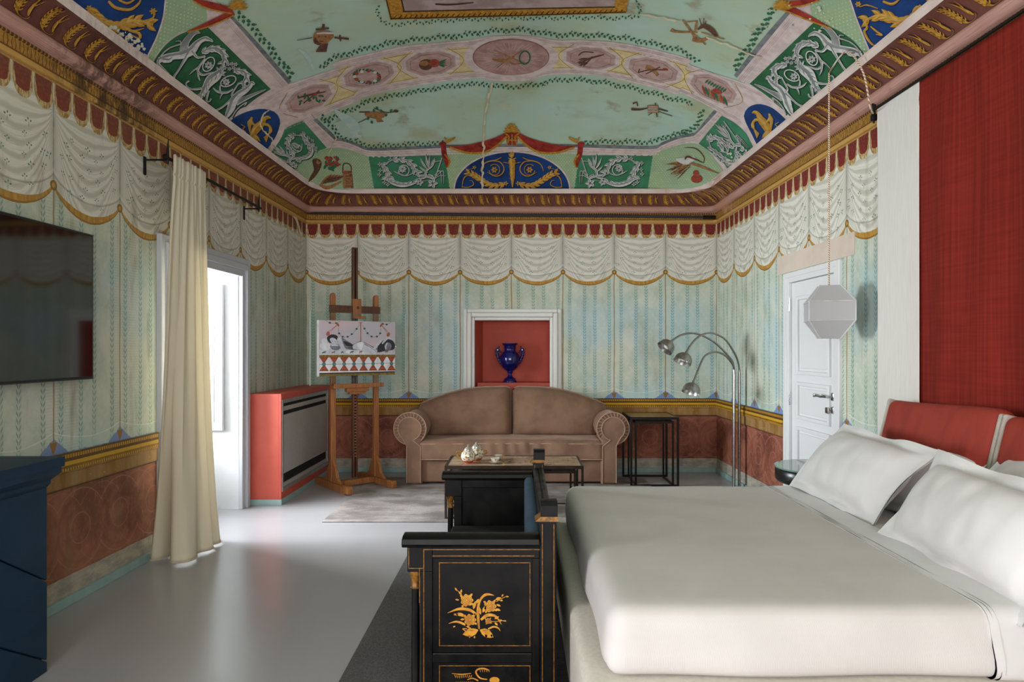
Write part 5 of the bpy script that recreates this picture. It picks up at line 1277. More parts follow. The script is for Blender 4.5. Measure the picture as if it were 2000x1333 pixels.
# tea things
m, b = newmat('gilt_porcelain'); o3 = coords('Object'); x, y, z = sep(o3)
n_ = nz(55.0, o3, 3)
g = mixc(ss(n_, .54, .6), (226, 220, 206), (170, 126, 60)); g = mixc(ss(nz(70.0, comb(x, y, z+4.0), 2), .6, .64), g, (110, 80, 46)); setc(b, g); setc(b, .15, 'Roughness'); setc(b, .25, 'Metallic'); M_gilt = m
M_porc = mat('white_porcelain', (228, 224, 216), .12); M_redgl = mat('red_glaze', (190, 70, 40), .15); M_gold = mat('gold_trim', (196, 150, 66), .25, .8); M_silver = mat('silvered_lid', (206, 206, 204), .2, .6, c2=(170, 150, 110), nscale=40)
TT = .442
def pot(name, lab, cat, x, y, s, handle):
    r = thing(name, lab, cat, (x, y, TT), 0, None)
    P = [(.024, 0), (.03, .004), (.047, .022), (.055, .045), (.05, .068), (.036, .084), (.030, .09)]
    obj('body', MB().lathe([(a*s, z*s+TT) for a, z in P], (x, y, 0), 28), M_gilt, r, smooth=60)
    obj('foot_band', MB().lathe([(.0252*s, TT), (.031*s, TT+.003*s), (.0455*s, TT+.019*s)], (x, y, 0), 28, cap=False), M_redgl, r, smooth=60)
    obj('lid', MB().lathe([(.033*s, TT+.088*s), (.035*s, TT+.093*s), (.026*s, TT+.106*s), (.012*s, TT+.116*s), (.006*s, TT+.12*s), (.009*s, TT+.127*s), (.001, TT+.133*s)], (x, y, 0), 24), M_silver, r, smooth=60)
    if handle:
        obj('handle', MB().tube(cr([(x-.045*s, y, TT+.07*s), (x-.07*s, y, TT+.085*s), (x-.085*s, y, TT+.068*s), (x-.078*s, y, TT+.04*s), (x-.052*s, y, TT+.03*s)], 5), .006*s, 8), M_gold, r)
        obj('spout', MB().tube(cr([(x+.045*s, y, TT+.03*s), (x+.075*s, y, TT+.05*s), (x+.085*s, y, TT+.085*s)], 5), [(.012-.006*t)*s for t in np.linspace(0, 1, 11)], 8), M_gilt, r)
    else:
        for e in (-1, 1): obj('handle', MB().tube(cr([(x+e*.048*s, y+.0, TT+.065*s), (x+e*.068*s, y, TT+.072*s), (x+e*.07*s, y, TT+.05*s), (x+e*.053*s, y, TT+.042*s)], 5), .004*s, 8), M_gold, r)
pot('teapot', 'gilt porcelain teapot with looped handle on the coffee table', 'teapot', -.43, 5.72, 1.15, True)
pot('sugar_bowl', 'lidded gilt porcelain sugar bowl behind the teapot', 'sugar bowl', -.37, 5.84, 1.2, False)
def cup(x, y, lab, lab2):
    s = obj('saucer', MB().lathe([(.02, TT+.001), (.034, TT+.003), (.055, TT+.011), (.057, TT+.012), (.034, TT+.006), (.001, TT+.005)], (x, y, 0), 28), M_porc, smooth=60); tag(s, lab2, 'saucer', 'saucers on the coffee table')
    r = thing('teacup', lab, 'cup', (x, y, TT+.006), 0, 'teacups on the coffee table')
    obj('bowl', MB().lathe([(.014, TT+.006), (.018, TT+.009), (.031, TT+.024), (.038, TT+.042), (.036, TT+.042), (.028, TT+.024), (.001, TT+.012)], (x, y, 0), 24), M_gilt, r, smooth=60)
    obj('inside', MB().lathe([(.0355, TT+.0422), (.029, TT+.0265), (.001, TT+.0135)], (x, y, 0), 24, cap=False), M_porc, r, smooth=60)
    obj('handle', MB().tube(cr([(x+.033, y, TT+.036), (x+.05, y, TT+.034), (x+.045, y, TT+.018), (x+.027, y, TT+.02)], 5), .003, 6), M_gold, r)
cup(-.205, 5.70, 'gilt teacup on its saucer at the front of the coffee table', 'white saucer under the front teacup'); cup(-.185, 5.86, 'gilt teacup nearest the sofa, behind the other cup', 'white saucer under the teacup nearest the sofa')

# ------------------------------------------------------------------ blue urn in the niche
M_urn = mat('cobalt_glaze', (14, 22, 104), .08, c2=(10, 14, 78), nscale=6, spec=.7)
ux, uy, uz = -.112, D+.16, 1.01
urn = thing('urn', 'glossy cobalt blue two handled urn in the red niche', 'urn', (ux, uy, uz))
obj('foot', MB().lathe([(.078, uz), (.078, uz+.02), (.07, uz+.026), (.066, uz+.04), (.058, uz+.046), (.035, uz+.06), (.022, uz+.085), (.021, uz+.10)], (ux, uy, 0), 32), M_urn, urn, smooth=40)
obj('body', MB().lathe([(.021, uz+.098), (.03, uz+.105), (.034, uz+.115), (.028, uz+.125), (.056, uz+.14), (.092, uz+.175), (.112, uz+.225), (.114, uz+.275), (.108, uz+.31), (.09, uz+.335), (.085, uz+.345), (.075, uz+.352), (.066, uz+.37), (.066, uz+.385), (.07, uz+.39), (.068, uz+.42), (.078, uz+.43), (.092, uz+.442), (.092, uz+.45), (.075, uz+.448), (.06, uz+.42), (.05, uz+.3)], (ux, uy, 0), 40), M_urn, urn, smooth=50)
for e in (-1, 1):
    pth = cr([(ux+e*.095, uy, uz+.20), (ux+e*.115, uy, uz+.235), (ux+e*.132, uy, uz+.28), (ux+e*.148, uy, uz+.33), (ux+e*.15, uy, uz+.37), (ux+e*.135, uy, uz+.385), (ux+e*.118, uy, uz+.365), (ux+e*.10, uy, uz+.335)], 6)
    mb = MB().tube(pth, [.008+.011*math.sin(PI*min(1, k/30))+.003*math.sin(k*1.6) for k in range(len(pth))], 10)
    mb.rbox((ux+e*.142, uy, uz+.372), (.018, .02, .024), .012, (3, 3, 3)); mb.tube([(ux+e*.128, uy, uz+.395), (ux+e*.122, uy, uz+.42)], [.01, .004], 8); obj('handle', mb, M_urn, urn, smooth=60)

# ------------------------------------------------------------------ fan coil cabinet by the left wall
M_cab = mat('coral_red_board', (196, 84, 68), .55, c2=(188, 78, 62), nscale=5)
m, b = newmat('grey_metal_panel'); o3 = coords('Object'); setc(b, mixc(ss(nz(60.0, o3, 2), .4, .6), (172, 168, 164), (164, 160, 156))); setc(b, .4, 'Roughness'); M_pan = m
fx = -2.128; cab = thing('radiator_cabinet', 'coral red radiator cabinet with grey metal front in the far left corner', 'cabinet', (-2.27, 6.85, 0))
obj('cabinet_body', MB().box(XL(6.1)+.022, fx-.02, 6.09, 7.64, .05, .994).box(fx-.0201, fx, 6.09, 6.13, .05, .994).box(fx-.0201, fx, 7.60, 7.64, .05, .994).box(fx-.0201, fx, 6.13, 7.60, .05, .13).box(fx-.0201, fx, 6.13, 7.60, .925, .994), M_cab, cab, smooth=None, bevel=.002)
obj('cabinet_plinth', MB().box(XL(6.1)+.022, fx+.004, 6.085, 7.64, 0, .05), M_base, cab, smooth=None, bevel=.002)
fr_ = obj('grille_frame', MB().box(fx-.018, fx+.006, 6.105, 6.135, .115, .94).box(fx-.018, fx+.006, 7.55, 7.58, .115, .94).box(fx-.018, fx+.006, 6.135, 7.55, .905, .94).box(fx-.018, fx+.006, 6.135, 7.55, .115, .15), mat('silver_frame', (176, 176, 176), .35, .6), cab, smooth=None, bevel=.002)
obj('front_panel', MB().box(fx-.016, fx+.002, 6.145, 7.54, .27, .80), M_pan, cab, smooth=None, bevel=.004)
obj('air_slat', MB().box(fx-.016, fx-.004, 6.14, 7.545, .835, .875), M_pan, cab, smooth=None, bevel=.003)
obj('air_gap', MB().box(fx-.019, fx-.0175, 6.135, 7.55, .15, .905), mat('vent_black', (12, 12, 12), .8), cab, smooth=None)
obj('intake_tray', MB().box(fx-.018, fx-.006, 6.135, 7.55, .15, .185), M_pan, cab, smooth=None)

# ------------------------------------------------------------------ easel and glass panel with a print
m, b = newmat('oiled_beech'); o3 = coords('Object'); x, y, z = sep(o3)
gr = nz(14.0, comb(x*4.0, y*4.0, z*.35), 5, .65); setc(b, mixc(ss(gr, .3, .7), (172, 112, 62), (136, 82, 44))); setc(b, .4, 'Roughness'); bump(b, gr, .08, .003); M_wood = m
M_wood2 = mat('dark_stained_wood', (96, 58, 34), .4, c2=(74, 42, 26), nscale=10, stretch=(4, 4, .4))
ya = math.radians(39); ex, ey_ = -1.675, 6.93
ME = Matrix.Translation((ex, ey_, 0)) @ Matrix.Rotation(ya, 4, 'Z')         # local x along the easel, local -y towards the room
easel = thing('easel', 'tall brown wooden studio easel standing left of the sofa', 'easel', (ex, ey_, 0))
W_ = .235
def eb_(name, boxes, m=None, par=None, bev=.004): 
    mb = MB()
    for q in boxes: mb.box(*q, ME)
    return obj(name, mb, m or M_wood, par or easel, smooth=None, bevel=bev)
for sx in (-1, 1):
    foot = MB(); prof = [(-.40, .012), (-.40, .06), (-.385, .082), (-.34, .085), (-.28, .072), (.30, .075), (.37, .07), (.385, .03), (.37, .0), (-.33, 0.0), (-.36, .012)]
    foot.prism(prof, lambda p: ME @ Vector((sx*W_-.028, p[0], p[1])), lambda p: ME @ Vector((sx*W_+.028, p[0], p[1]))); ft = obj('foot', foot, M_wood, easel, smooth=None, bevel=.005)
    for e in (-1, 1):
        bp_ = [(0, .075), (e*.20, .075), (e*.155, .11), (e*.12, .13), (e*.10, .19), (e*.06, .25), (e*.03, .30), (0, .30)]
        br_ = MB().prism(bp_, lambda p: ME @ Vector((sx*W_-.015, p[0], p[1])), lambda p: ME @ Vector((sx*W_+.015, p[0], p[1]))); obj('bracket', br_, M_wood, ft, smooth=None, bevel=.003, merge=1e-6)
    pp = MB(); ps_ = [(-.026, .075), (-.026, 1.92), (-.018, 1.945), (0, 1.955), (.018, 1.945), (.026, 1.92), (.026, .075)]
    pp.prism(ps_, lambda p: ME @ Vector((sx*W_+p[0], -.022, p[1])), lambda p: ME @ Vector((sx*W_+p[0], .022, p[1]))); obj('post', pp, M_wood, easel, smooth=None, bevel=.004)
eb_('base_bar', [(-W_+.028, W_-.028, -.03, .03, .02, .075)]); eb_('cross_bar', [(-W_-.05, W_+.03, -.045, -.0225, 1.755, 1.83)], M_wood2)
eb_('mast', [(-.028, -.010, -.02, .02, .09, 2.41), (.010, .028, -.02, .02, .09, 2.41), (-.0101, .0101, .004, .02, .09, 2.41), (-.028, .028, -.02, .02, 2.41, 2.425)], M_wood2)
rk = MB()
for k in range(22): rk.box(-.012, .012, -.012, .0045, .30+.03*k, .312+.03*k, ME)
obj('ratchet_teeth', rk, M_wood, easel, smooth=None)
cl = eb_('top_clamp', [(-.045, .045, -.065, -.0205, 1.72, 1.90), (-.055, .075, -.10, -.03, 1.70, 1.725)]); kb = MB().lathe([(.014, 0), (.016, .01), (.008, .02)], (0, 0, 0), 12, ME @ Matrix.Translation((0, -.066, 1.81)) @ Matrix.Rotation(PI/2, 4, 'X')); obj('knob', kb, M_wood2, cl)
sh_ = eb_('tray', [(-.27, .27, -.10, -.024, 1.005, 1.035), (-.27, .27, -.112, -.10, 1.005, 1.05)]); eb_('tray_block', [(-.12, .12, -.085, -.022, .965, 1.0049), (-.085, .09, -.075, -.022, .94, .9651)], None, sh_)
# glass panel
gp = thing('glass_picture', 'frameless print of a reclining figure held between clear glass sheets on the easel', 'picture', tuple(ME @ Vector((0, -.07, 1.052))))
def gbox(x0, x1, y0, y1, z0, z1): return MB().box(x0, x1, y0, y1, z0, z1, ME)
GX0, GX1, GZ0, GZ1 = -.50, .53, 1.04, 1.76
obj('glass_sheet', gbox(GX0, GX1, -.088, -.082, GZ0, GZ1), M_glass, gp, smooth=None)
M_edge = mat('glass_edge', (206, 226, 222), .2)
for q in (GX0-.004, GX1): obj('glass_edge', gbox(q, q+.004, -.089, -.081, GZ0, GZ1), M_edge, gp, smooth=None)
PX0, PX1, PZ0, PZ1 = -.415, .405, 1.128, 1.674
prn = obj('print', gbox(PX0, PX1, -.100, -.0885, PZ0, PZ1), mat('print_paper', (188, 184, 194), .45, c2=(204, 184, 190), nscale=5), gp, smooth=None)
obj('print_edge', gbox(PX0-.022, PX0-.001, -.099, -.0885, PZ0, PZ1), mat('white_paper_edge', (228, 230, 232), .5), gp, smooth=None)
obj('screw', MB().lathe([(.008, 0), (.008, .006)], (0, 0, 0), 10, ME @ Matrix.Translation((PX1+.01, -.089, 1.42)) @ Matrix.Rotation(PI/2, 4, 'X')), M_chrome, gp)
# the printed picture, flat on the sheet: drawn in the photograph crop's own units (170..1275 by 205..1060)
def pmap(P, l):
    out = []
    for (a, c), q in zip(P, l):
        f = (a-168)/(1272-168); top = 205+(228-205)*f; bot = 1060+(1030-1060)*f; v = (c-top)/(bot-top)
        out.append(ME @ Vector((PX0+(PX1-PX0)*f, -.1004-q, PZ1-(PZ1-PZ0)*min(max(v, 0.0), 1.0))))
    return np.array([tuple(o) for o in out])
pd = lambda: Dec(pmap)
IK = mat('ink_dark', (46, 46, 54), .5); IG = mat('ink_grey', (128, 130, 142), .5, c2=(104, 106, 118), nscale=30); IL = mat('ink_light', (206, 208, 218), .5, c2=(186, 188, 200), nscale=30); IW = mat('ink_white', (232, 232, 238), .5); IR = mat('ink_red', (140, 52, 38), .5, c2=(178, 84, 40), nscale=60); IO = mat('ink_gold', (140, 118, 44), .5, c2=(96, 76, 30), nscale=40); IT = mat('ink_teal', (40, 134, 130), .5); IRO = mat('ink_rust', (176, 96, 62), .5); IGR = mat('ink_green', (70, 104, 92), .5)
dW, dK, dG, dL, dR, dO, dT, dU, dE = [pd() for _ in range(9)]
dO.patch([(168, 735), (1272, 725), (1272, 760), (168, 772)], 1, 4); dO.patch([(168, 1025), (1268, 995), (1268, 1030), (168, 1060)], 1, 4); dK.patch([(168, 1005), (1268, 978), (1268, 996), (168, 1026)], 1, 4); dW.patch([(168, 770), (1272, 760), (1268, 980), (168, 1006)], 1, 4)
for k in range(8):
    x = 230+140.5*k; y = 872-1.5*k
    dR.blob([(x-62, y-106), (x+62, y-107), (x, y)], 2); dR.blob([(x, y), (x+68, y+106), (x-68, y+108)], 2)
    dT.ell(x, y, 26, 30, 0, 4, 16); dG.ell(x, y, 12, 14, 0, 5, 10); dU.stroke([(x-28, y-75, 8), (x, y-62, 16), (x+28, y-75, 8)], 3, 4); dU.stroke([(x-32, y+78, 10), (x, y+68, 18), (x+32, y+78, 10)], 3, 4)
dO.stroke([(168, 878, 6), (1270, 855, 6)], 3, 8)
for k in range(8): (dU if k % 3 == 1 else dE).stroke([(205+130*k, 700-2*k, 12), (235+130*k, 690-2*k, 22), (258+130*k, 680-2*k, 10)], 3, 4); 
for k in range(8):
    for q in (0, 34): dE.stroke([(212+130*k+q, 700-2*k, 5), (210+130*k+q, 722-2*k, 3)], 3, 2)
dL.blob([(170, 650), (400, 640), (700, 660), (1000, 690), (1270, 660), (1272, 725), (168, 735)], 1, 3)
dW.ell(250, 600, 75, 60, .1, 3, 20, 2); dW.ell(235, 520, 40, 40, 0, 2, 16); dW.ell(640, 690, 110, 34, 0, 2, 16); dW.ell(840, 690, 100, 34, 0, 2, 16)
# reclining figure in black and white: back leg mass, torso, arm, head resting on hands
dK.blob([(560, 620), (640, 570), (740, 520), (820, 545), (900, 590), (1000, 640), (960, 660), (760, 650), (620, 655)], 4, 3)
dG.blob([(470, 470), (560, 520), (640, 575), (690, 610), (640, 650), (540, 640), (500, 580)], 4, 3, 3); dK.blob([(500, 520), (580, 545), (630, 580), (615, 600), (540, 590)], 5, 2, 3)
dL.blob([(640, 580), (720, 540), (800, 545), (900, 600), (985, 660), (985, 715), (930, 725), (820, 690), (700, 650), (640, 640)], 6, 3, 3); dW.blob([(695, 560), (740, 532), (785, 540), (780, 600), (760, 650), (720, 640)], 7, 3, 3); dG.stroke([(800, 560, 14), (900, 620, 10), (985, 680, 6)], 7, 5)
dL.stroke([(440, 470, 50), (455, 540, 60), (490, 620, 52), (520, 670, 36), (500, 690, 20)], 7, 6, 2); dL.stroke([(440, 475, 46), (430, 520, 40), (470, 480, 30)], 6, 5, 2)
dK.blob([(270, 480), (300, 435), (350, 420), (410, 440), (425, 490), (410, 540), (360, 555), (300, 545)], 5, 3, 3); dL.blob([(310, 490), (350, 470), (400, 500), (410, 545), (380, 570), (330, 545)], 6, 3, 3)
dG.blob([(310, 600), (360, 570), (430, 570), (460, 610), (440, 650), (360, 660)], 6, 3, 3); dL.stroke([(330, 590, 20), (380, 580, 30), (430, 590, 22)], 7, 5); dK.stroke([(335, 520, 5), (352, 525, 6)], 8, 3); dK.stroke([(375, 522, 5), (392, 530, 6)], 8, 3); dK.stroke([(345, 560, 4), (362, 563, 4)], 8, 3)
dK.blob([(1000, 600), (1060, 520), (1160, 490), (1240, 520), (1270, 590), (1240, 650), (1120, 665), (1010, 690)], 5, 3, 3); dL.stroke([(950, 640, 36), (1000, 570, 40), (1070, 500, 30)], 7, 5, 2); dL.stroke([(1070, 560, 22), (1130, 490, 34), (1180, 470, 24), (1240, 500, 12)], 7, 5, 2); dG.ell(1160, 600, 55, 60, 0, 6, 20, 2); dL.stroke([(1125, 650, 16), (1125, 590, 24), (1150, 545, 14)], 7, 4)
# garlands, pole and hanging figures
dU.stroke([(748, 240, 14), (750, 380, 12), (750, 525, 12)], 3, 4); dO.stroke([(725, 240, 10), (775, 240, 10)], 4, 2)
for gp_ in ([(735, 270), (690, 335), (620, 415), (560, 455), (490, 455), (440, 405), (430, 320)], [(770, 270), (805, 330), (850, 400), (910, 450), (990, 450), (1040, 400), (1045, 320)], [(240, 200), (310, 245), (400, 250), (460, 215)], [(1030, 225), (1080, 255), (1140, 265), (1210, 225)]):
    dE.stroke([(x, y, 4) for x, y in gp_], 2, 5)
    for x, y in gp_[1:-1]: dE.ell(x, y, 17, 15, 0, 3, 10); dK.ell(x, y, 8, 8, 0, 4, 8)
for x, y, x2, y2 in ((420, 270, 285, 410), (1058, 275, 1165, 420)):
    dU.ell(x, y, 16, 34, -.6 if x < 800 else .6, 4, 12); dU.ell(x2, y2, 24, 34, .3, 4, 12)
    for q in (-18, 6, 26): dU.stroke([(x, y, 3), (x2+q, y2-20, 3)], 3, 3)
for dd_, mm_, nn_ in ((dW, IW, 'printed_white'), (dK, IK, 'printed_black'), (dG, IG, 'printed_grey'), (dL, IL, 'printed_figure'), (dR, IR, 'printed_red'), (dO, IO, 'printed_gold'), (dT, IT, 'printed_teal'), (dU, IRO, 'printed_rust'), (dE, IGR, 'printed_garland')): dd_.build(nn_, mm_, prn, unit=.0003, kind='stuff')

# ------------------------------------------------------------------ three-armed steel floor lamp
lx, ly = 2.12, 6.72
lamp = thing('floor_lamp', 'brushed steel floor lamp with three curved arms and dome shades by the right corner', 'lamp', (lx, ly, 0))
obj('lamp_base', MB().lathe([(.001, 0), (.16, 0), (.16, .02), (.15, .026), (.001, .028)], (lx-.06, ly-.05, 0), 32), M_steel, lamp)
sL = F/ly
def lp(x, y, yy=ly): s = F/yy; return Vector(((x-CX)/s, yy, CAMH+(CY-y)/s))
arms = [([(1433, 720), (1431, 708), (1419, 692), (1398, 671), (1372, 656), (1350, 651), (1328, 656), (1311, 668)], 6.55, (1297, 684), (-.72, .70)),
        ([(1444, 722), (1441, 705), (1432, 686), (1417, 664), (1398, 653), (1383, 651), (1365, 658), (1350, 673), (1340, 690)], 6.42, (1330, 704), (-.42, .90)),
        ([(1434, 722), (1432, 714), (1419, 697), (1404, 689), (1390, 689), (1375, 698), (1364, 722), (1354, 748)], 6.30, (1347, 766), (-.30, .95))]
for k, (pts, yy, sh, dr) in enumerate(arms):
    n = len(pts); y0_ = ly-.02*(k == 2)+.02*(k == 1)
    path = [lp(px, py, y0_+(yy-y0_)*(i/(n-1))**1.3) for i, (px, py) in enumerate(pts)]
    bot = Vector((path[0].x, path[0].y, .02)); a_ = obj('arm', MB().tube([bot, Vector((path[0].x, path[0].y, .7)), Vector((path[0].x, path[0].y, path[0].z-.04))]+[Vector(q) for q in cr([tuple(p) for p in path], 6)], [.014, .014, .014]+[.0095]*(6*(n-1)+1), 12), M_steel, lamp)
    dirv = Vector((dr[0], -.25, -dr[1])).normalized(); top = path[-1]; M_ = Matrix.Translation(top) @ dirv.to_track_quat('Z', 'Y').to_matrix().to_4x4()
    R_ = .082
    outer = [(.012, -.02), (.014, .0)]+[(R_*math.sin(t), R_*.95*(1-math.cos(t))) for t in np.linspace(.18, PI/2, 12)]+[(R_+.002, R_*1.12), (R_+.003, R_*1.22)]
    inner = [(R_, R_*1.22)]+[(R_*.93*math.sin(t), R_*.95*(1-.93*math.cos(t))) for t in np.linspace(PI/2, .2, 10)]
    s_ = obj('shade', MB().lathe(outer+inner, (0, 0, 0), 32, M_, cap=False), M_steel, lamp, smooth=50)
    obj('bulb', MB().lathe([(.012, .02), (.014, .04), (.026, .062), (.024, .08), (.001, .088)], (0, 0, 0), 16, M_), M_porc, s_)

# ------------------------------------------------------------------ pendant lantern and its cord
px_, py_ = 2.035, 4.49
pen = thing('pendant_lamp', 'white faceted fabric pendant lantern hanging in front of the white door', 'lamp', (px_, py_, 1.46))
M_shade = newmat('lantern_fabric')[0]; b = M_shade.node_tree.nodes['Principled BSDF']; setc(b, (184, 184, 187)); setc(b, .8, 'Roughness'); V.nt = M_shade.node_tree; o3 = coords('Object'); bump(b, nz(90.0, o3, 2), .05, .002)
lev = [(1.812, .088), (1.705, .194), (1.582, .194), (1.466, .088)]
def sq(r, z, k=4): return [Vector((px_+r*math.cos(math.radians(209+90*i)), py_+r*math.sin(math.radians(209+90*i)), z)) for i in range(k)]
mb = MB(); P = [sq(r, z) for z, r in lev]
for i in range(3):
    for j in range(4):
        a, c, e, f = P[i][j], P[i][(j+1) % 4], P[i+1][(j+1) % 4], P[i+1][j]
        G = []
        for u in np.linspace(0, 1, 7):
            row = []
            for v in np.linspace(0, 1, 5): p = (a*(1-u)+c*u)*(1-v)+(f*(1-u)+e*u)*v; d_ = Vector((px_, py_, p.z))-p; p = p+d_*.05*math.sin(PI*u)*(1 if i == 1 else .6); row.append(p)
            G.append(row)
        mb.grid(G)
obj('lamp_shade', mb, M_shade, pen, smooth=25, merge=1e-4)
rb = MB()
for i in range(4):
    for j in range(4):
        if i in (1, 2): rb.tube([P[i][j]+((Vector((px_, py_, P[i][j].z))-P[i][j])*0), (P[i][j]+P[i][(j+1) % 4])/2+(Vector((px_, py_, P[i][j].z))-(P[i][j]+P[i][(j+1) % 4])/2)*.04, P[i][(j+1) % 4]], .0045, 6)
        if i < 3: rb.tube([P[i][j], P[i+1][j]], .0045, 6)
obj('rib', rb, mat('white_binding', (212, 211, 210), .7), pen)
m, b = newmat('twisted_cord'); o3 = coords('Object'); x, y, z = sep(o3); setc(b, mixc(vsin(z*420.0+x*300.0) > 0.0, (168, 128, 96), (226, 216, 200))); setc(b, .8, 'Roughness'); M_cord = m
hk = Vector(cast_ceiling([(1618, 68)], [.02])[0]); hk.x, hk.y = px_, py_; hk.z = float(ceil_z(np.array([px_]), np.array([py_]))[0])-.02
cpts = [Vector((2.01, 4.20, 3.227)), Vector((2.036, 4.05, 3.044)), Vector((2.114, 4.12, 2.868)), Vector((XR(4.27)-.055, 4.27, 2.87))]
obj('cord', MB().tube([(px_, py_, 1.80), (px_, py_, 2.6), hk]+[tuple(q) for q in cr([tuple(hk)]+[tuple(q) for q in cpts], 6)[1:]], .0055, 8), M_cord, pen)
obj('ceiling_hook', MB().tube([hk+Vector((0, 0, .03)), hk+Vector((0, 0, .0)), hk+Vector((.015, 0, -.015))], .004, 6), M_iron, pen)

# ------------------------------------------------------------------ round bedside table
nx, ny = 1.90, 4.27
ns = thing('bedside_table', 'round black bedside table with glass top between bed and door', 'table', (nx, ny, 0))
obj('drum', MB().lathe([(.265, .56), (.275, .565), (.285, .58), (.285, .635), (.275, .65), (.001, .65)], (nx, ny, 0), 48), M_black, ns); obj('glass_top', MB().lathe([(.001, .651), (.288, .651), (.29, .656), (.288, .661), (.001, .661)], (nx, ny, 0), 48), mat('green_edged_glass', (120, 150, 140), .05, c2=(110, 140, 132), spec=.8), ns)
obj('pedestal', MB().lathe([(.2, 0), (.2, .02), (.05, .04), (.045, .5), (.12, .56)], (nx, ny, 0), 32), M_black, ns)
# ------------------------------------------------------------------ television, chest, curtain
yA, yB = 2.38, 3.83
tv = thing('television', 'large black flat television mounted on the left wall', 'television', (XL(3.1)+.05, 3.1, 1.23))
def tvq(a, c, p0, p1, z0, z1):
    mb = MB(); mb.add([(XL(a)+p0, a, z0), (XL(c)+p0, c, z0), (XL(c)+p1, c, z0), (XL(a)+p1, a, z0), (XL(a)+p0, a, z1), (XL(c)+p0, c, z1), (XL(c)+p1, c, z1), (XL(a)+p1, a, z1)], [(0, 1, 2, 3), (4, 7, 6, 5), (0, 4, 5, 1), (1, 5, 6, 2), (2, 6, 7, 3), (3, 7, 4, 0)]); return mb
obj('tv_body', tvq(yA, yB, .035, .070, 1.23, 2.035), mat('tv_plastic', (16, 16, 17), .35), tv, smooth=None, bevel=.003)
obj('screen', tvq(yA+.012, yB-.012, .069, .0715, 1.245, 2.023), mat('tv_screen', (8, 8, 9), .06, c2=(7, 7, 8), spec=.9), tv, smooth=None)
M_bez = mat('tv_bezel', (90, 92, 94), .3, .7)
for q in ((yA, yB, 1.229, 1.233), (yA, yB, 2.032, 2.036)): obj('bezel', tvq(q[0], q[1], .06, .0725, q[2], q[3]), M_bez, tv, smooth=None)
t_ = tvq(2.9, 3.3, .003, .036, 1.45, 1.8); obj('wall_mount', t_, M_iron, tv, smooth=None)
M_navy = mat('navy_painted_wood', (16, 48, 72), .45, c2=(13, 42, 64), spec=.3, nscale=10, stretch=(6, .6, 1))
ch = thing('chest', 'dark navy painted chest with overhanging top at the left edge under the television', 'chest', (-2.2, 2.2, 0))
CF = -2.045; CE = 2.955
xw = XL(2.2)+.03
obj('chest_top', MB().box(xw, CF+.062, 1.45, CE+.025, .886, .93), M_navy, ch, smooth=None, bevel=.004)
mb = MB(); prof = [(0.0, .80), (.012, .815), (.012, .83), (.03, .845), (.048, .86), (.05, .886), (-.05, .886), (-.05, .80)]
mb.prism(prof, lambda p: (CF+p[0], 1.48, p[1]), lambda p: (CF+p[0], CE+p[0]*.35, p[1])); obj('chest_moulding', mb, M_navy, ch, smooth=30)
obj('chest_body', MB().box(xw, CF-.016, 1.48, CE-.012, 0, .80), M_navy, ch, smooth=None)
# front boards lie aslant, with open joints between them
for pts in ([(CE, .395), (CE, .80), (CE-.623, .80)], [(CE, .050), (CE, .388), (CE-.634, .80), (CE-1.154, .80)], [(CE, 0), (CE, .043), (CE-1.165, .80), (1.5, .80), (1.5, 0)]):
    obj('front_board', MB().prism(pts, lambda p: (CF-.0161, p[0], p[1]), lambda p: (CF, p[0], p[1])), M_navy, ch, smooth=None, bevel=.004)

# curtain: cream cloth gathered on the near half of its iron rod
m = bpy.data.materials.new('cream_curtain'); m.use_nodes = True; V.nt = m.node_tree; nt = m.node_tree; pb = nt.nodes['Principled BSDF']
setc(pb, (216, 206, 184)); setc(pb, .85, 'Roughness'); o3 = coords('Object'); x, y, z = sep(o3); bump(pb, nz(400.0, comb(x, y, z*2.0), 2), .05, .002)
tr = nt.nodes.new('ShaderNodeBsdfTranslucent'); tr.inputs[0].default_value = (*lin((238, 227, 202)), 1); mx = nt.nodes.new('ShaderNodeMixShader'); mx.inputs[0].default_value = .2
nt.links.new(pb.outputs[0], mx.inputs[1]); nt.links.new(tr.outputs[0], mx.inputs[2]); nt.links.new(mx.outputs[0], nt.nodes['Material Output'].inputs[0]); M_curt = m
RX = -2.30; RZ = 2.645
botp = cr([(-2.435, 4.50), (-2.40, 4.44), (-2.345, 4.47), (-2.32, 4.60), (-2.295, 4.50), (-2.25, 4.40), (-2.20, 4.39), (-2.145, 4.42), (-2.13, 4.50), (-2.17, 4.60), (-2.13, 4.66), (-2.115, 4.72), (-2.16, 4.78), (-2.13, 4.85), (-2.16, 4.92), (-2.22, 4.96)], 7)
n = len(botp); P = []
tt = np.linspace(0, 1, n)
topp = np.stack([RX+.026+.012*np.sin(tt*2*PI*13)+.006*np.sin(tt*2*PI*5+1), 4.475+.46*tt], 1)
midp = np.stack([RX+.05*np.sin(tt*2*PI*5.5+.5)+.02*np.sin(tt*2*PI*2), 4.46+.46*tt], 1)
for i in range(n):
    row = []
    for z in np.concatenate([[.018, .045], np.linspace(.09, 2.46, 24), [2.50, 2.53, 2.545, 2.56, 2.60, 2.645, 2.675]]):
        v = z/2.55
        if v < 1: k = v**1.25; k2 = 4*v*(1-v)*.35; q = botp[i]*(1-k)+topp[i]*k; q = q*(1-k2)+midp[i]*k2
        else: q = topp[i]
        pinch = .5 if 2.535 < z < 2.55 else 1.0
        x_ = RX+.018+(q[0]-RX-.018)*pinch if v > .9 else q[0]
        row.append((x_, q[1], z))
    P.append(row)
cu = obj('curtain', MB().grid(P), M_curt, smooth=80); s_ = cu.modifiers.new('thick', 'SOLIDIFY'); s_.thickness = .002
tag(cu, 'long cream curtain gathered at the left side of the bright window recess', 'curtain')
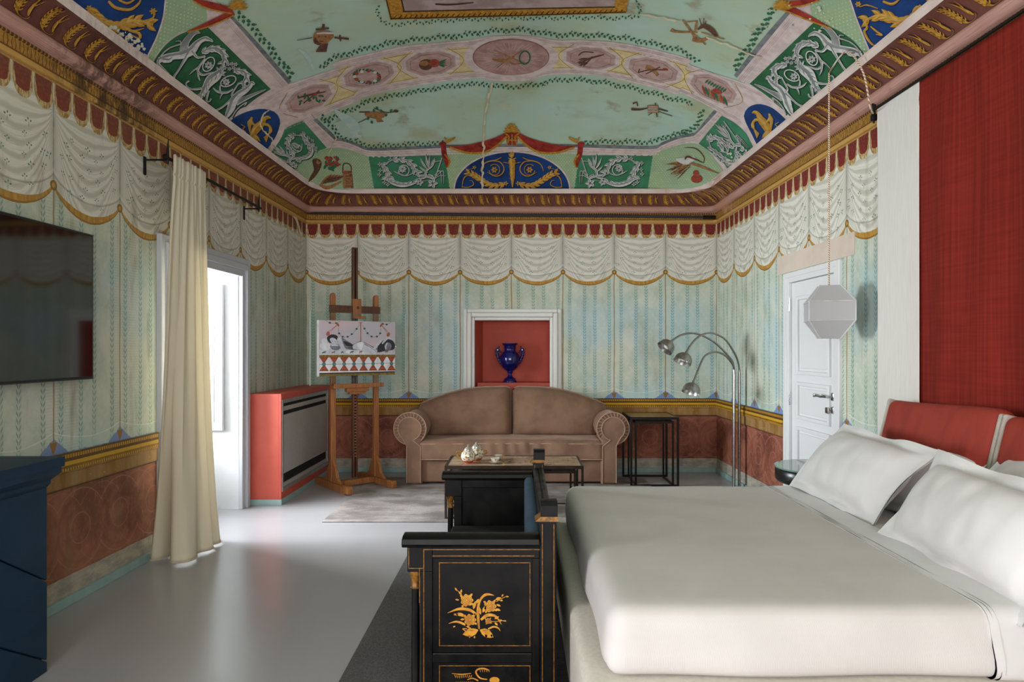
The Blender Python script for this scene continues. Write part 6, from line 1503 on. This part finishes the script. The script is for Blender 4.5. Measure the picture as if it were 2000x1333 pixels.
hm = MB().tube([(q[0], q[1], .02) for q in botp], .004, 5); obj('hem', hm, mat('curtain_hem', (196, 182, 156), .85), cu)
cr_rod = thing('curtain_rod', 'black iron curtain rod on two wall brackets above the window recess', 'rod', (RX, 5.3, RZ))
obj('pole', MB().tube([(RX, 4.44, RZ), (RX, 6.06, RZ)], .011, 10), M_iron, cr_rod)
for yb in (4.46, 6.02):
    mb = MB().tube([(XL(yb)+.004, yb, RZ-.10), (XL(yb)+.006, yb, RZ-.012), (RX, yb, RZ-.012)], .007, 8); mb.tube([(RX, yb, RZ-.04), (RX, yb, RZ), (RX, yb, RZ+.05), (RX+.004, yb, RZ+.125)], [.006, .011, .008, .002], 8); mb.rbox((XL(yb)+.004, yb, RZ-.05), (.004, .014, .06), .003, (2, 2, 2)); obj('bracket', mb, M_iron, cr_rod)
obj('finial', MB().lathe([(.001, 0), (.016, .012), (.018, .022), (.001, .04)], (0, 0, 0), 12, Matrix.Translation((RX, 4.445, RZ)) @ Matrix.Rotation(PI/2, 4, 'X')), M_iron, cr_rod)

# black conduit lying on the cornice of the back wall
cps = [(XL(D)+.02, D-.05, 2.925), (-1.6, D-.055, 2.912), (-.8, D-.05, 2.905), (0, D-.05, 2.895), (.9, D-.05, 2.888), (XR(D)-.16, D-.05, 2.874)]
cdp = cr(cps, 26); mb = MB().tube(cdp, [.0145+.002*(k % 2) for k in range(len(cdp))], 10); con = obj('conduit', mb, mat('dark_grey_conduit', (44, 46, 50), .6), smooth=None); tag(con, 'thin dark ribbed conduit running along the cornice of the back wall', 'cable')
obj('end_sleeve', MB().tube([(XR(D)-.17, D-.05, 2.874), (XR(D)-.03, D-.05, 2.872)], .021, 12), M_iron, con)

# ------------------------------------------------------------------ rugs
m, b = newmat('silver_rug'); o3 = coords('Object'); x, y, z = sep(o3)
n1 = nz(2.6, comb(x, y*1.6, 0.0), 5, .65); n2 = nz(60.0, o3, 3, .7)
setc(b, mixc(ss(n1, .35, .65), (112, 102, 98), (158, 148, 144))); setc(b, .85, 'Roughness'); bump(b, n2+n1*2.0, .35, .012); M_rug = m
def rugfn(p): q = Vector(p); q.z += .002*mnoise.noise(Vector((q.x*3, q.y*3, 0))) if q.z > 0 else 0; return q
r1 = obj('rug', MB().rbox((-.13, 6.42, .006), (1.46, .94, .006), .005, (40, 26, 2), rugfn), M_rug, smooth=60); tag(r1, 'silver grey silky rug under the sofa and coffee table', 'rug')
m, b = newmat('charcoal_rug'); o3 = coords('Object'); n2 = nz(120.0, o3, 3, .7); setc(b, mixc(ss(n2, .35, .65), (78, 74, 76), (100, 96, 97))); setc(b, .95, 'Roughness'); bump(b, n2, .5, .01)
r2 = obj('rug', MB().rbox((.75, 2.95, .006), (1.505, 1.72, .006), .004, (6, 6, 2)), m, smooth=60); tag(r2, 'charcoal rug under the settee and the bed', 'rug')

# ------------------------------------------------------------------ black lacquered settee at the foot of the bed
m, b = newmat('worn_black_lacquer'); o3 = coords('Object')
nn = nz(9.0, o3, 4, .7); wear = ss(nz(38.0, o3, 5, .8), .705, .735)*ss(nz(4.0, o3, 3), .5, .62)
g = mixc(ss(nn, .35, .7), (8, 8, 9), (17, 16, 15)); g = mixc(wear*.8, g, (150, 142, 128)); setc(b, g); setc(b, ss(nn, .3, .7)*.2+.3, 'Roughness'); setc(b, .22, 'Specular IOR Level'); M_lac = m
M_gl = mat('gilt_line', (148, 100, 34), .45, .2, c2=(84, 56, 24), nscale=60); M_gp = mat('gilt_paint', (206, 146, 40), .5, c2=(176, 112, 28), nscale=50)
M_blue = mat('petrol_blue_cloth', (60, 86, 108), .85, c2=(50, 74, 96), nscale=9)
NYs, FYs = 2.545, 3.885; SXL, SXR = -.425, .075
st = thing('settee', 'black lacquered settee with gold painted flowers at the foot of the bed', 'settee', (-.15, 3.2, .016))
FZ = .016
for k, (Yf, sg) in enumerate(((NYs, 1), (FYs, -1))):          # end frames: sg points into the settee
    y0_, y1_ = (Yf, Yf+.045) if sg > 0 else (Yf-.045, Yf)
    fr = obj('end_frame', MB().box(SXL+.005, SXL+.10, y0_, y1_, .565, .66).box(SXL+.055, SXL+.10, y0_, y1_, FZ, .5651).box(SXL+.10, SXR, y0_, y1_, .615, .66).box(SXL+.10, SXR-.028, y0_, y1_, .225, .262).box(SXL+.10, SXR-.028, y0_, y1_, .10, .13).box(SXR-.028, SXR, y0_, y1_, .10, .6149), M_lac, st, smooth=None, bevel=.003)
    yc = (y0_+y1_)/2
    P = [(y0_-.022, .662), (y0_-.026, .675), (y0_-.02, .692), (y0_-.004, .702), (yc+.02, .704), (y1_+.018, .698), (y1_+.02, .672), (y1_+.012, .66)]
    obj('arm_rail', MB().prism(P, lambda p: (SXL-.012, p[0], p[1]), lambda p: (SXR, p[0], p[1])), M_lac, st, smooth=35, bevel=.004)
    yp = (y0_+.012, y0_+.024) if sg > 0 else (y1_-.024, y1_-.012)
    for nm, z0_, z1_ in (('upper_panel', .26, .617), ('lower_panel', .128, .227)): obj(nm, MB().box(SXL+.098, SXR-.026, yp[0], yp[1], z0_, z1_), M_lac, st, smooth=None)
    col = [(.016, FZ), (.02, FZ+.02), (.015, FZ+.03), (.0165, .30), (.0145, .50)]; cl_ = obj('column', MB().lathe(col, (SXL+.033, yc, 0), 20), M_lac, st)
    obj('capital', MB().lathe([(.0148, .498), (.019, .502), (.0148, .507), (.0148, .53), (.020, .545), (.024, .563), (.024, .566)], (SXL+.033, yc, 0), 20), M_gl, cl_)
    obj('back_post', MB().box(SXR, SXR+.062, y0_-.005, y1_+.015, FZ, .758), M_lac, st, smooth=None, bevel=.003)
    cp = obj('post_cap', MB().prism([(y0_-.012, .772), (y0_-.012, .815), (y0_-.002, .828), (yc, .832), (y1_+.012, .828), (y1_+.02, .812), (y1_+.02, .772)], lambda p: (SXR+.003, p[0], p[1]), lambda p: (SXR+.066, p[0], p[1])), M_lac, st, smooth=35, bevel=.002)
    a0, a1, b0_, b1_ = SXR-.018, SXR+.068, y0_-.018, y1_+.026
    mb = MB().add([(SXR, y0_-.004, .752), (SXR+.062, y0_-.004, .752), (SXR+.062, y1_+.014, .752), (SXR, y1_+.014, .752), (a0, b0_, .758), (a1, b0_, .758), (a1, b1_, .758), (a0, b1_, .758), (SXR+.003, y0_-.012, .774), (SXR+.066, y0_-.012, .774), (SXR+.066, y1_+.02, .774), (SXR+.003, y1_+.02, .774)],
        [(0, 3, 2, 1), (8, 9, 10, 11)]+[(i, (i+1) % 4, 4+(i+1) % 4, 4+i) for i in range(4)]+[(4+i, 4+(i+1) % 4, 8+(i+1) % 4, 8+i) for i in range(4)]); obj('cap_collar', mb, M_gl, cp, smooth=None)
    # gilt lines, raised a hair
    ys = y0_-.0012 if sg > 0 else y1_+.0002; ln = MB()
    def rect(x0, x1, z0, z1, w=.0032, yy=None):
        yy = ys if yy is None else yy
        ln.box(x0, x1, yy, yy+.001, z0, z0+w).box(x0, x1, yy, yy+.001, z1-w, z1).box(x0, x0+w, yy, yy+.001, z0+w, z1-w).box(x1-w, x1, yy, yy+.001, z0+w, z1-w)
    ypp = yp[0]-.001 if sg > 0 else yp[1]+.0
    rect(-.302, .040, .284, .598, .003, ypp); rect(-.302, .040, .146, .212, .003, ypp)
    ln.box(SXL+.066, SXR, ys, ys+.001, .648, .651).box(SXL+.066, SXL+.069, ys, ys+.001, .03, .648).box(SXL+.010, SXL+.066, ys, ys+.001, .578, .581).box(SXL+.010, SXL+.013, ys, ys+.001, .581, .655).box(SXL+.05, SXL+.053, ys, ys+.001, .45, .578).box(SXL+.10, SXR-.02, ys, ys+.001, .624, .6275)
    for q in (SXR+.008, SXR+.051): ln.box(q, q+.003, y0_-.0062, y0_-.0052, .05, .745)
    obj('gilt_line', ln, M_gl, fr, smooth=None)
obj('back_rail', MB().prism([(SXR+.005, .69), (SXR+.0, .71), (SXR+.008, .728), (SXR+.02, .731), (SXR+.027, .722), (SXR+.034, .730), (SXR+.048, .733), (SXR+.058, .722), (SXR+.056, .69)], lambda p: (p[0], NYs+.06, p[1]), lambda p: (p[0], FYs-.06, p[1])), M_lac, st, smooth=25, bevel=.002)
obj('back_panel', MB().box(SXR+.012, SXR+.046, NYs+.06, FYs-.06, .20, .692), M_lac, st, smooth=None)
obj('back_cushion', MB().rbox((SXR-.018, (NYs+FYs)/2, .53), (.032, .60, .155), .028, (4, 16, 8)), M_blue, st, smooth=60)
obj('seat_frame', MB().box(SXL+.05, SXR+.01, NYs+.0451, FYs-.0451, .27, .36), M_lac, st, smooth=None, bevel=.004); obj('seat_pad', MB().rbox(((SXL+SXR)/2+.02, (NYs+FYs)/2, .385), (.225, .60, .03), .026, (8, 16, 3)), mat('black_cloth', (10, 10, 12), .9), st, smooth=60)
# painted flowers on the near end panel; drawn in photo-crop units and laid on the panel
FL = Dec(lambda P, l: np.stack([(760+P[:, 0]/2.8175-CX)/F*(NYs+.012), NYs+.0115-l, CAMH+(CY-(860+P[:, 1]/2.8175))/F*(NYs+.012)], 1)); FK = Dec(FL.fn)
S_ = lambda p, l=1: FL.stroke(p, l, 7, 1)
S_([(495, 1040, 8), (490, 980, 14), (490, 920, 14), (505, 875, 12), (535, 850, 14), (578, 855, 2)]); S_([(480, 960, 14), (440, 935, 16), (385, 930, 14), (322, 952, 2)]); S_([(505, 990, 12), (540, 965, 18), (585, 970, 12), (618, 1015, 2)])
S_([(450, 1040, 8), (415, 1015, 12), (370, 1000, 11), (328, 1010, 2)]); S_([(545, 1040, 8), (575, 1028, 10), (600, 1035, 8), (612, 1052, 2)]); S_([(430, 1040, 4), (405, 1040, 6), (440, 1062, 4)])
for x, y, r in ((428, 882, 33), (556, 915, 32), (446, 990, 31), (546, 996, 16)):
    FL.blob([(x+r*(1+.12*math.cos(7*a))*math.cos(a), y+r*.98*(1+.12*math.cos(7*a))*math.sin(a)) for a in np.linspace(0, 2*PI, 29)[:-1]], 2, 2)
    for q in (.78, .52, .28):
        for k in range(4): a0 = k*PI/2+q*3; FK.stroke([(x+r*q*math.cos(a0+t), y+r*q*math.sin(a0+t), 1.8) for t in (0, .5, 1.0, 1.35)], 4, 3)
    for k in range(4): FL.leaf(x+r*.9*math.cos(k*1.6+.6), y+r*.9*math.sin(k*1.6+.6), k*1.6+.6, r*.55, r*.4, 1)
for x, y, a, L, W in ((490, 1045, 2.75, 88, 46), (500, 1045, .4, 84, 46), (440, 1075, 1.2, 16, 8), (470, 1078, 1.5, 14, 10), (530, 1070, 1.1, 20, 12), (560, 1070, 1.0, 16, 10), (505, 960, -1.9, 46, 16), (515, 950, -1.2, 44, 18), (465, 930, -1.4, 46, 18), (480, 900, -1.2, 30, 14), (585, 880, -.5, 34, 16), (605, 880, .1, 22, 12), (590, 905, .3, 26, 12), (585, 930, .2, 30, 14), (620, 862, -1.1, 16, 10), (640, 862, -.1, 20, 9), (612, 870, 1.3, 14, 8), (400, 850, -2.5, 24, 12), (375, 830, -2.3, 22, 10), (395, 845, -1.5, 24, 11), (385, 880, -3.1, 22, 10), (415, 965, -2.9, 40, 16), (390, 965, -3.0, 36, 12), (415, 985, 2.9, 24, 12), (380, 968, -2.4, 18, 8), (580, 985, -.6, 28, 14), (600, 995, -.2, 24, 12), (625, 995, 0, 22, 8), (580, 1005, .6, 24, 12), (365, 1025, 2.8, 14, 8)):
    FL.leaf(x, y, a, L, W, 2, .1)
for pts in ([(590, 890, 3), (620, 872, 3), (650, 860, 2)], [(400, 850, 3), (380, 832, 3), (362, 820, 2)], [(420, 975, 3), (390, 968, 3), (355, 962, 2)], [(560, 1000, 3), (600, 998, 3), (640, 992, 2)]): S_(pts)
for pts in ([(470, 1050, 2), (440, 1046, 2), (415, 1052, 1)], [(515, 1050, 2), (545, 1044, 2), (575, 1048, 1)], [(492, 1040, 2), (490, 980, 2), (492, 920, 1)], [(385, 940, 1.5), (440, 943, 1.5), (475, 965, 1.5)]): FK.stroke(pts, 4, 5)
# lower motif, cut by the frame
S_([(540, 1318, 5), (500, 1310, 8), (478, 1280, 9), (490, 1262, 9), (520, 1258, 9), (552, 1268, 6)]); S_([(430, 1320, 4), (460, 1312, 6), (490, 1325, 7)]); FL.ell(580, 1322, 28, 18, 0, 2, 16)
for k in range(9): FL.leaf(360+12*k, 1290+2*math.sin(k), 1.2+.1*k, 22, 4, 1); FL.leaf(370+11*k, 1328, 1.4, 20, 5, 1)
for k in range(5): FL.leaf(500+12*k, 1262, 1.4, 18, 3, 1)
S_([(345, 1285, 3), (400, 1290, 6), (450, 1284, 3)])
up_ = [o for o in st.children if o.name.startswith('upper_panel')][0]
FL.build('painted_flowers', M_gp, up_, unit=.0003, kind='stuff'); FK.build('painted_line', mat('flower_shadow', (86, 48, 16), .6), up_, unit=.0003, kind='stuff')
